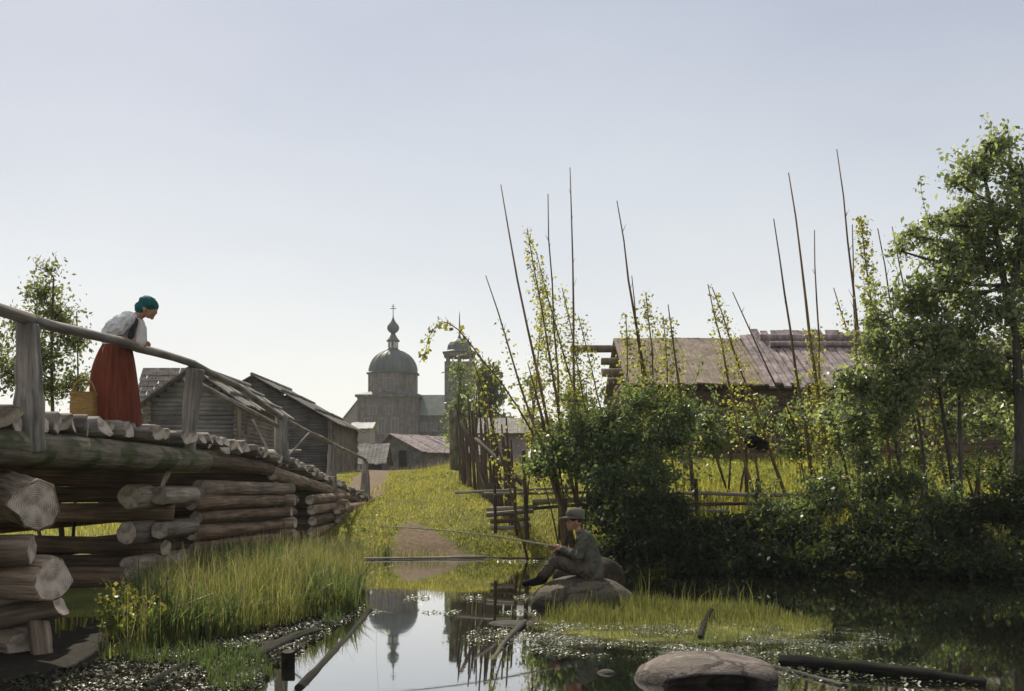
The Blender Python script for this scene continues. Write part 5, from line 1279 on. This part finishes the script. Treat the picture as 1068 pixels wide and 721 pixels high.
mb = MB(); mb.tube([(kx + .13 * math.cos(R(t)), ky, z0 + .33 + .17 * math.sin(R(t))) for t in range(0, 181, 12)], .012, 6); mb.build('handle', M_BASKET, bk, smooth=True)

# boy: sits on the boulder facing -X, rod in both hands
sx, sy, sz = X_(614, 12.75), 12.7, .355
boy = thing('person', (sx, sy, sz), 'boy in grey jacket and brimmed cap sitting on a boulder with a fishing rod', 'person')
def b_p(x, yy, z): return (sx + x * 1.05, sy + yy * 1.04, sz + z * 1.04)
b = MB()
capsule(b, b_p(.0, 0, .08), b_p(-.02, 0, .26), .115, .10); capsule(b, b_p(-.02, 0, .26), b_p(-.06, 0, .44), .10, .09)
capsule(b, b_p(-.06, -.11, .475), b_p(-.06, .11, .475), .05, .05); capsule(b, b_p(-.08, 0, .49), b_p(-.13, 0, .565), .042, .04)
ellip(b, b_p(-.165, 0, .655), (.088, .072, .095)); ellip(b, b_p(-.205, 0, .615), (.052, .052, .075))
capsule(b, b_p(-.252, 0, .64), b_p(-.262, 0, .615), .008, .012, 8); capsule(b, b_p(-.225, 0, .555), b_p(-.23, 0, .56), .02, .018, 8); capsule(b, b_p(-.25, -.015, .583), b_p(-.25, .015, .583), .008, .008, 8)
for s in (-1, 1):
    ellip(b, b_p(-.238, s * .028, .645), (.01, .011, .009)); ellip(b, b_p(-.15, s * .074, .64), (.02, .009, .03))
    el = b_p(-.13, s * .17, .25); capsule(b, b_p(-.06, s * .125, .46), el, .04, .035)
    wr = b_p(-.37 + (.05 if s < 0 else -.02), s * .035, .335); capsule(b, el, wr, .035, .024)
    hand(b, wr, (wr[0] - .055, wr[1] - s * .012, wr[2] + .012), (0, -s * .3, 1), (0, -s, -.25), .75, .82)
    kn = b_p(-.40 + (0 if s < 0 else .05), s * .10, .19 + (0 if s < 0 else .05)); an = b_p(-.60 if s < 0 else -.52, s * .11, -.03 if s < 0 else -.05)
    capsule(b, b_p(-.01, s * .08, .07), kn, .08, .058); capsule(b, kn, an, .055, .035)
    capsule(b, an, (an[0] - .13, an[1], an[2] - .035), .036, .028)
body = fuse(b, 'body', M_SKIN, boy, .006, 3)
b = MB()
capsule(b, b_p(.02, 0, .05), b_p(-.01, 0, .26), .165, .142); capsule(b, b_p(-.01, 0, .26), b_p(-.05, 0, .43), .142, .118); capsule(b, b_p(-.055, -.115, .47), b_p(-.055, .115, .47), .062, .062)
capsule(b, b_p(.06, 0, .02), b_p(.11, 0, -.0), .11, .06); capsule(b, b_p(-.08, 0, .49), b_p(-.1, 0, .515), .06, .055)
for s in (-1, 1):
    el = b_p(-.13, s * .175, .25); capsule(b, b_p(-.06, s * .13, .455), el, .058, .052); capsule(b, el, b_p(-.31, s * .06, .325), .052, .04)
fuse(b, 'jacket', M_JACKET, boy, .007, 3, .008)
b = MB()
for s in (-1, 1):
    kn = b_p(-.40 + (0 if s < 0 else .05), s * .10, .19 + (0 if s < 0 else .05)); an = b_p(-.60 if s < 0 else -.52, s * .11, -.03 if s < 0 else -.05)
    capsule(b, b_p(-.01, s * .08, .075), kn, .098, .075); capsule(b, kn, Vector(kn).lerp(Vector(an), .72), .072, .055)
capsule(b, b_p(.0, -.05, .07), b_p(.0, .05, .07), .12, .12)
fuse(b, 'trousers', M_TROUSER, boy, .007, 3, .007)
for s in (-1, 1):
    b = MB()
    an = b_p(-.60 if s < 0 else -.52, s * .11, -.03 if s < 0 else -.05); capsule(b, an, (an[0] - .14, an[1], an[2] - .035), .045, .038)
    kn = b_p(-.40 + (0 if s < 0 else .05), s * .10, .19 + (0 if s < 0 else .05)); capsule(b, Vector(kn).lerp(Vector(an), .78), an, .043, .045)
    fuse(b, 'boot', M_BLACK, boy, .008, 3)
cap_ = MB(); cc = b_p(-.155, 0, .69); cap_.lathe([(.10, 0), (.112, .02), (.116, .05), (.104, .085), (.07, .112), (.03, .12), (.005, .121)], cc, 20)
ring = []; n = 24
for i in range(n):
    th = 2 * math.pi * i / n; e = .90 + .62 * max(0, -math.cos(th)) ** 1.5
    ring.append((th, .118 * e + .012))
V = [(cc[0] + .098 * math.cos(t), cc[1] + .098 * math.sin(t), cc[2] + .012) for t, _ in ring] + [(cc[0] + r_ * math.cos(t), cc[1] + r_ * math.sin(t) * .9, cc[2] - .012) for t, r_ in ring] + [(cc[0] + r_ * math.cos(t), cc[1] + r_ * math.sin(t) * .9, cc[2] - .002) for t, r_ in ring] + [(cc[0] + .098 * math.cos(t), cc[1] + .098 * math.sin(t), cc[2] + .022) for t, _ in ring]
F = [(j * n + i, j * n + (i + 1) % n, (j + 1) * n + (i + 1) % n, (j + 1) * n + i) for j in range(3) for i in range(n)]
cap_.add(V, F); cap_.build('cap', M_CAP, boy, smooth=True)
mb = MB(); ellip(mb, b_p(-.15, 0, .665), (.095, .082, .05)); mb.build('hair', M_HAIR, boy, smooth=True)
r0_, r1_ = Vector(b_p(-.22, 0, .322)), P(395, 549, 12.4)
rod = thing('fishing_rod', r0_, 'long pale fishing rod held by the boy over the water', 'fishing rod')
mb = MB(); pts = [r0_.lerp(r1_, t) + Vector((0, 0, .05 * math.sin(math.pi * t))) for t in np.linspace(0, 1, 9)]
mb.tube(pts, list(np.linspace(.014, .005, 9)), 6); mb.build('rod', M_ROD, rod, smooth=True)
mb = MB(); mb.tube([r1_, r1_ + Vector((-.03, 0, -.45)), r1_ + Vector((-.02, 0, -r1_.z))], .0012, 4); mb.build('line', M_ROD, rod)

# black rag on a garden stake
stk = log('garden_stake', P(779, 520, 21), P(777, 460, 21), .04, .035, (M_POLE, M_END), None); tag(stk, 'thick pale garden stake standing under the black rag', 'stake')
stk = log('garden_stake', P(793, 514, 21), P(787, 468, 21), .028, .02, (M_POLE, M_END), None); tag(stk, 'thin leaning garden stake beside the thick pale one', 'stake')
b = MB(); c = P(788, 461, 20.9)
for k in range(9): ellip(b, (c.x + random.uniform(-.16, .18), c.y + random.uniform(-.08, .08), c.z + random.uniform(-.1, .07)), (random.uniform(.07, .12), random.uniform(.05, .09), random.uniform(.06, .1)))
capsule(b, c, (c.x + .23, c.y, c.z - .14), .07, .03); capsule(b, c, (c.x - .18, c.y, c.z + .02), .07, .03); capsule(b, (c.x + .05, c.y, c.z), (c.x + .0, c.y, c.z + .16), .05, .02)
rag = fuse(b, 'black_rag', M_BLACK, None, .012, 2); tag(rag, 'ragged black cloth bundle hung on the garden stakes', 'rag')

# ---------------------------------------------------------------- grasses and floating weed
def scatter(n, x0, x1, y0, y1, ok, ybias=1.0):
    out = []; tot = 0
    while tot < n:
        u = rng.uniform(size=n * 2) ** ybias
        x = rng.uniform(x0, x1, n * 2); yy = y0 + (y1 - y0) * u
        keep = ok(x, yy); out.append(np.stack([x[keep], yy[keep]], 1)); tot += keep.sum()
        if keep.sum() == 0: break
    p = np.concatenate(out)[:n]
    return np.column_stack([p, height(p[:, 0], p[:, 1])])
def patch(x, yy, s=1.5, seed=0): return fnoise(x, yy, s, seed)
def inside_bridge(x, yy): return (x < np.interp(yy, [7, 14, 20, 25, 28.5], [-4.3, -4.25, -3.95, -3.75, -3.7])) & (x > -7.9) & (yy < 28.7)
# meadow
p = scatter(60000, -6.5, 3.2, 20.6, 50, lambda x, yy: (shore(x, yy) < -.12) & (mud_mask(x, yy) < .35 + .25 * rng.uniform(-1, 1, len(x))) & ~inside_bridge(x, yy), 1.5)
h = (.04 + .06 * rng.random(len(p)) + .04 * patch(p[:, 0], p[:, 1], 1.6, 2).clip(-.6, 1)) * (1 + .012 * (p[:, 1] - 20))
V, F = blades(p, h, .006 + .00035 * (p[:, 1] - 20), .5)
o = mesh_np('meadow_grass', V, 4, M_GRASS, None, None, None, False, F); tag(o, 'short yellow green meadow grass on the rising bank', 'grass', None, 'stuff')
p = scatter(1300, -6.5, 3.0, 20.8, 46, lambda x, yy: (shore(x, yy) < -.2) & (mud_mask(x, yy) < .3) & ~inside_bridge(x, yy) & (patch(x, yy, 2.1, 21) > .15), 1.5)
c = np.repeat(p, 7, 0) + rng.normal(size=(len(p) * 7, 3)) * np.array([.06, .06, .02]) + np.array([0, 0, .05])
o = mesh_np('meadow_herbs_foliage', leaf_quads(c, .06, -.2, .5, .3), 4, M_WEED, None); tag(o, 'low leafy herbs and clover in the meadow grass', 'herbs', None, 'stuff')
p = scatter(2400, -6.5, 3.0, 20.8, 46, lambda x, yy: (shore(x, yy) < -.2) & (mud_mask(x, yy) < .5) & ~inside_bridge(x, yy), 1.4)
V, F = blades(p, .22 + .22 * rng.random(len(p)), .0045, .35)
o = mesh_np('meadow_stalk_grass', V, 4, M_STRAW, None, None, None, False, F); tag(o, 'dry straw coloured stalks standing above the meadow', 'grass', None, 'stuff')
# garden, long grass and herbs
p = scatter(26000, 2.2, 15, 18.8, 33, lambda x, yy: shore(x, yy) < -.3, 1.3)
V, F = blades(p, .16 + .3 * rng.random(len(p)) * (1 + .5 * patch(p[:, 0], p[:, 1], 1.2, 7)), .011, .4)
o = mesh_np('garden_grass', V, 4, M_GRASS, None, None, None, False, F); tag(o, 'long sunlit garden grass between fence and house', 'grass', None, 'stuff')
p = scatter(10000, 2.5, 15, 22, 32.5, lambda x, yy: patch(x, yy, 1.1, 9) > -.15, 1.2)
p[:, 2] += rng.uniform(.05, .95, len(p)) ** 1.2 * (.32 + .25 * patch(p[:, 0], p[:, 1], .9, 5))
o = mesh_np('garden_undergrowth', leaf_quads(p, .11, .2, .6, .35), 4, M_WEED, None); tag(o, 'tall leafy garden herbs catching the sun', 'plants', None, 'stuff')
# meadow seen under the bridge and behind it
p = scatter(22000, -20, -4.0, 9, 36, lambda x, yy: ~inside_bridge(x, yy) & (x < -7.9) | ((x > -4.2) & (shore(x, yy) < -.1)), 1.1)
V, F = blades(p, .10 + .16 * rng.random(len(p)), .011, .45)
o = mesh_np('lowland_grass', V, 4, M_GRASS, None, None, None, False, F); tag(o, 'green grass on the low ground around the bridge cribs', 'grass', None, 'stuff')
# reeds on the bank
def reed_ok(x, yy):
    s = shore(x, yy); edge_ = np.interp(yy, [8, 9, 10.5, 13, 17, 21], [-2.85, -3.15, -3.6, -4.2, -4.1, -3.6])
    return (s < .06) & (x > edge_ - .35 * rng.random(len(x))) & (x > -4.6) & (yy > 8.8 + 2.6 * (x + 3.1) + .35 * fnoise(x, yy, 4, 3))
p = scatter(21000, -4.7, -1.3, 8.4, 20.8, reed_ok, 1.15)
p[:, 2] = np.maximum(p[:, 2], -.03)
hh_ = (.13 + .36 * rng.random(len(p)) ** 1.4) * (1 + .35 * patch(p[:, 0], p[:, 1], 2.2, 12)) * np.interp(p[:, 1], [8.4, 10, 12, 19, 21], [.6, .95, 1.1, .85, .6])
V, F = blades(p, hh_, .0042, .40, (.02, -.03))
o = mesh_np('bank_reeds', V, 4, M_REED, None, None, None, False, F); tag(o, 'thick yellow green reed grass on the bank below the bridge', 'reeds', None, 'stuff')
p = scatter(3200, -4.7, -1.3, 8.4, 20.8, lambda x, yy: reed_ok(x, yy) & (patch(x, yy, 2.6, 31) > .12), 1.15); p[:, 2] = np.maximum(p[:, 2], -.03)
V, F = blades(p, .22 + .3 * rng.random(len(p)), .010, .55)
o = mesh_np('bank_sedge', V, 4, M_DSEDGE, None, None, None, False, F); tag(o, 'dark green broad sedge tufts among the reed grass', 'sedge', None, 'stuff')
p = scatter(1500, -4.7, -1.3, 8.6, 20.8, reed_ok, 1.15); p[:, 2] = np.maximum(p[:, 2], -.03)
V, F = blades(p, .35 + .35 * rng.random(len(p)), .003, .3)
o = mesh_np('bank_stalk_grass', V, 4, M_STRAW, None, None, None, False, F); tag(o, 'pale dry stalks rising from the reed grass', 'grass', None, 'stuff')
# islet sedge
def isl(x, yy): return ((x - 1.75) / 1.75) ** 2 + ((yy - 11.1) / 1.45) ** 2
p = scatter(13000, -.1, 3.6, 9.5, 12.6, lambda x, yy: (isl(x, yy) < .85 + .2 * fnoise(x, yy, 4, 62)) & (rng.random(len(x)) < np.clip((yy - 10.2) / 1.6, .16, 1) * (.35 + .65 * ss(.2, 1.0, x))))
V, F = blades(p, np.interp(p[:, 1], [9.5, 11, 12], [.35, .6, 1.15]) * (.05 + .15 * rng.random(len(p)) ** 2.2) * (1 + .8 * patch(p[:, 0], p[:, 1], 3, 4)) * np.where(rng.random(len(p)) < .04, 2.3, 1), .0035, .35)
o = mesh_np('islet_sedge', V, 4, M_SEDGE, None, None, None, False, F); tag(o, 'thin sedge grass growing on the low islet', 'sedge', None, 'stuff')
# a few stalks along the dark shore and in the water
p = scatter(900, -1.6, 13, 9, 19.5, lambda x, yy: (np.abs(shore(x, yy)) < .25) & (x > .5)); p[:, 2] = np.maximum(p[:, 2], -.05)
V, F = blades(p, .25 + .3 * rng.random(len(p)), .004, .3)
o = mesh_np('shore_sedge', V, 4, M_SEDGE, None, None, None, False, F); tag(o, 'scattered sedge stalks along the shaded shore', 'sedge', None, 'stuff')
p = scatter(9000, -4.6, -1.6, 7.2, 12, lambda x, yy: (shore(x, yy) < .12) & (yy < 9.1 + 2.6 * (x + 3.1)) & (fnoise(x, yy, 4, 71) > -.35)); p[:, 2] = np.maximum(p[:, 2], 0) + .012
o = mesh_np('marsh_litter_leaves', leaf_quads(p, .045, -.1, .6, 1.2), 4, M_LITTER, None); tag(o, 'dark rotting leaves and moss on the wet margin', 'litter', None, 'stuff')
p = scatter(1100, -4.6, -1.7, 7.4, 11.5, lambda x, yy: (shore(x, yy) < .1) & (yy < 9.1 + 2.6 * (x + 3.1)) & (fnoise(x, yy, 3, 72) > .15)); p[:, 2] = np.maximum(p[:, 2], -.01)
V, F = blades(p, .06 + .14 * rng.random(len(p)), .004, .5)
o = mesh_np('marsh_sedge', V, 4, M_DSEDGE, None, None, None, False, F); tag(o, 'sparse dark sedge tufts on the wet margin', 'sedge', None, 'stuff')
# floating weed
def weed(n, fn, nm, label, size=.03):
    q = []; tot = 0
    while tot < n:
        x = rng.uniform(-3.1, 4.2, n * 4); yy = rng.uniform(7.3, 20.6, n * 4)
        k = rng.random(n * 4) < fn(x, yy)
        q.append(np.stack([x[k], yy[k]], 1)); tot += k.sum()
    q = np.concatenate(q)[:n]; c = np.column_stack([q, np.maximum(height(q[:, 0], q[:, 1]), 0) + .008 + .012 * rng.random(n)])
    th = rng.uniform(0, 6.28, n); s = size * rng.uniform(.4, 1.2, n)
    u = np.stack([np.cos(th), np.sin(th), rng.normal(size=n) * .28], 1); v = np.stack([-np.sin(th), np.cos(th), rng.normal(size=n) * .28], 1)
    Q = np.stack([c - u * s[:, None] * .6, c + v * s[:, None] * .45, c + u * s[:, None] * .6, c - v * s[:, None] * .45], 1).reshape(-1, 3)
    o = mesh_np(nm, Q, 4, M_DUCK, None); tag(o, label, 'water weed', None, 'stuff')
def f_isl(x, yy):
    e = ((x - 1.6) / 2.15) ** 2 + ((yy - 10.2) / 1.45) ** 2
    n_ = fnoise(x, yy, 5, 41) + .6 * fnoise(x, yy, 13, 42)
    return ss(1.15, .55, 2 - 0 * e) * 0 + (1 - ss(.45, 1.1, e + .25 * n_)) * (1 - ss(10.4, 11.1, yy + .5 * (1 - ss(0, .8, x)) * -2)) * ss(-.25, .35, n_)
weed(14000, f_isl, 'islet_weed_leaves', 'glinting mat of floating water weed round the islet', .018)
def f_bank(x, yy):
    e = x - np.interp(yy, LE_Y, LE_X)
    lim = 8.8 + 2.6 * (x + 3.1) + .1
    a = (yy < lim) & (e < .04 + .06 * np.sin(yy * 5)) & (x > -3.3)
    strip = (np.sin((yy - 2.2 * x) * 4.2 + .5 * np.sin(x * 7)) > -.25)
    n_ = fnoise(x, yy, 6, 51) + .5 * fnoise(x, yy, 17, 52)
    return np.where(a, ss(-.15, .35, n_ * .8 + .55 * np.sin((yy - 2.2 * x) * 4.2 + .5 * np.sin(x * 7))), 0) + np.where((yy > 10) & (yy < 13) & (np.abs(e) < .12), .4, 0)
weed(10000, f_bank, 'bank_weed_leaves', 'glinting water weed along the reedy bank', .02)
def f_drift(x, yy):
    a = np.exp(-((yy - 13.6) / .25) ** 2) * ((x > -1.7) & (x < .3)) * (np.sin(x * 9) > .2) + np.exp(-((yy - 12.1) / .12) ** 2) * ((x > -1.6) & (x < .4)) * (np.sin(x * 7 + 1) > 0) + np.exp(-((yy - 19.9) / .12) ** 2) * ((x > -.3) & (x < 1.0)) + np.exp(-((yy - 8.3) / .5) ** 2) * ((x > 1.9) & (x < 3.4)) * .5
    return np.clip(a, 0, 1) * .8
weed(1700, f_drift, 'drifting_weed_leaves', 'thin lines of weed drifting on the open water', .03)

# ---------------------------------------------------------------- air
m, N, L, out = new_mat("haze_air"); pv = N.new("ShaderNodeVolumePrincipled")
pv.inputs['Color'].default_value = (.93, .95, 1, 1); pv.inputs['Density'].default_value = 0.00038; pv.inputs['Anisotropy'].default_value = .35
L.new(pv.outputs[0], out.inputs['Volume'])
mb = MB(); mb.box((-120, -20, -1.6), (120, 200, 34)); hzb = mb.build('haze', m, None); tag(hzb, 'thin summer haze over the village', None, None, 'stuff')
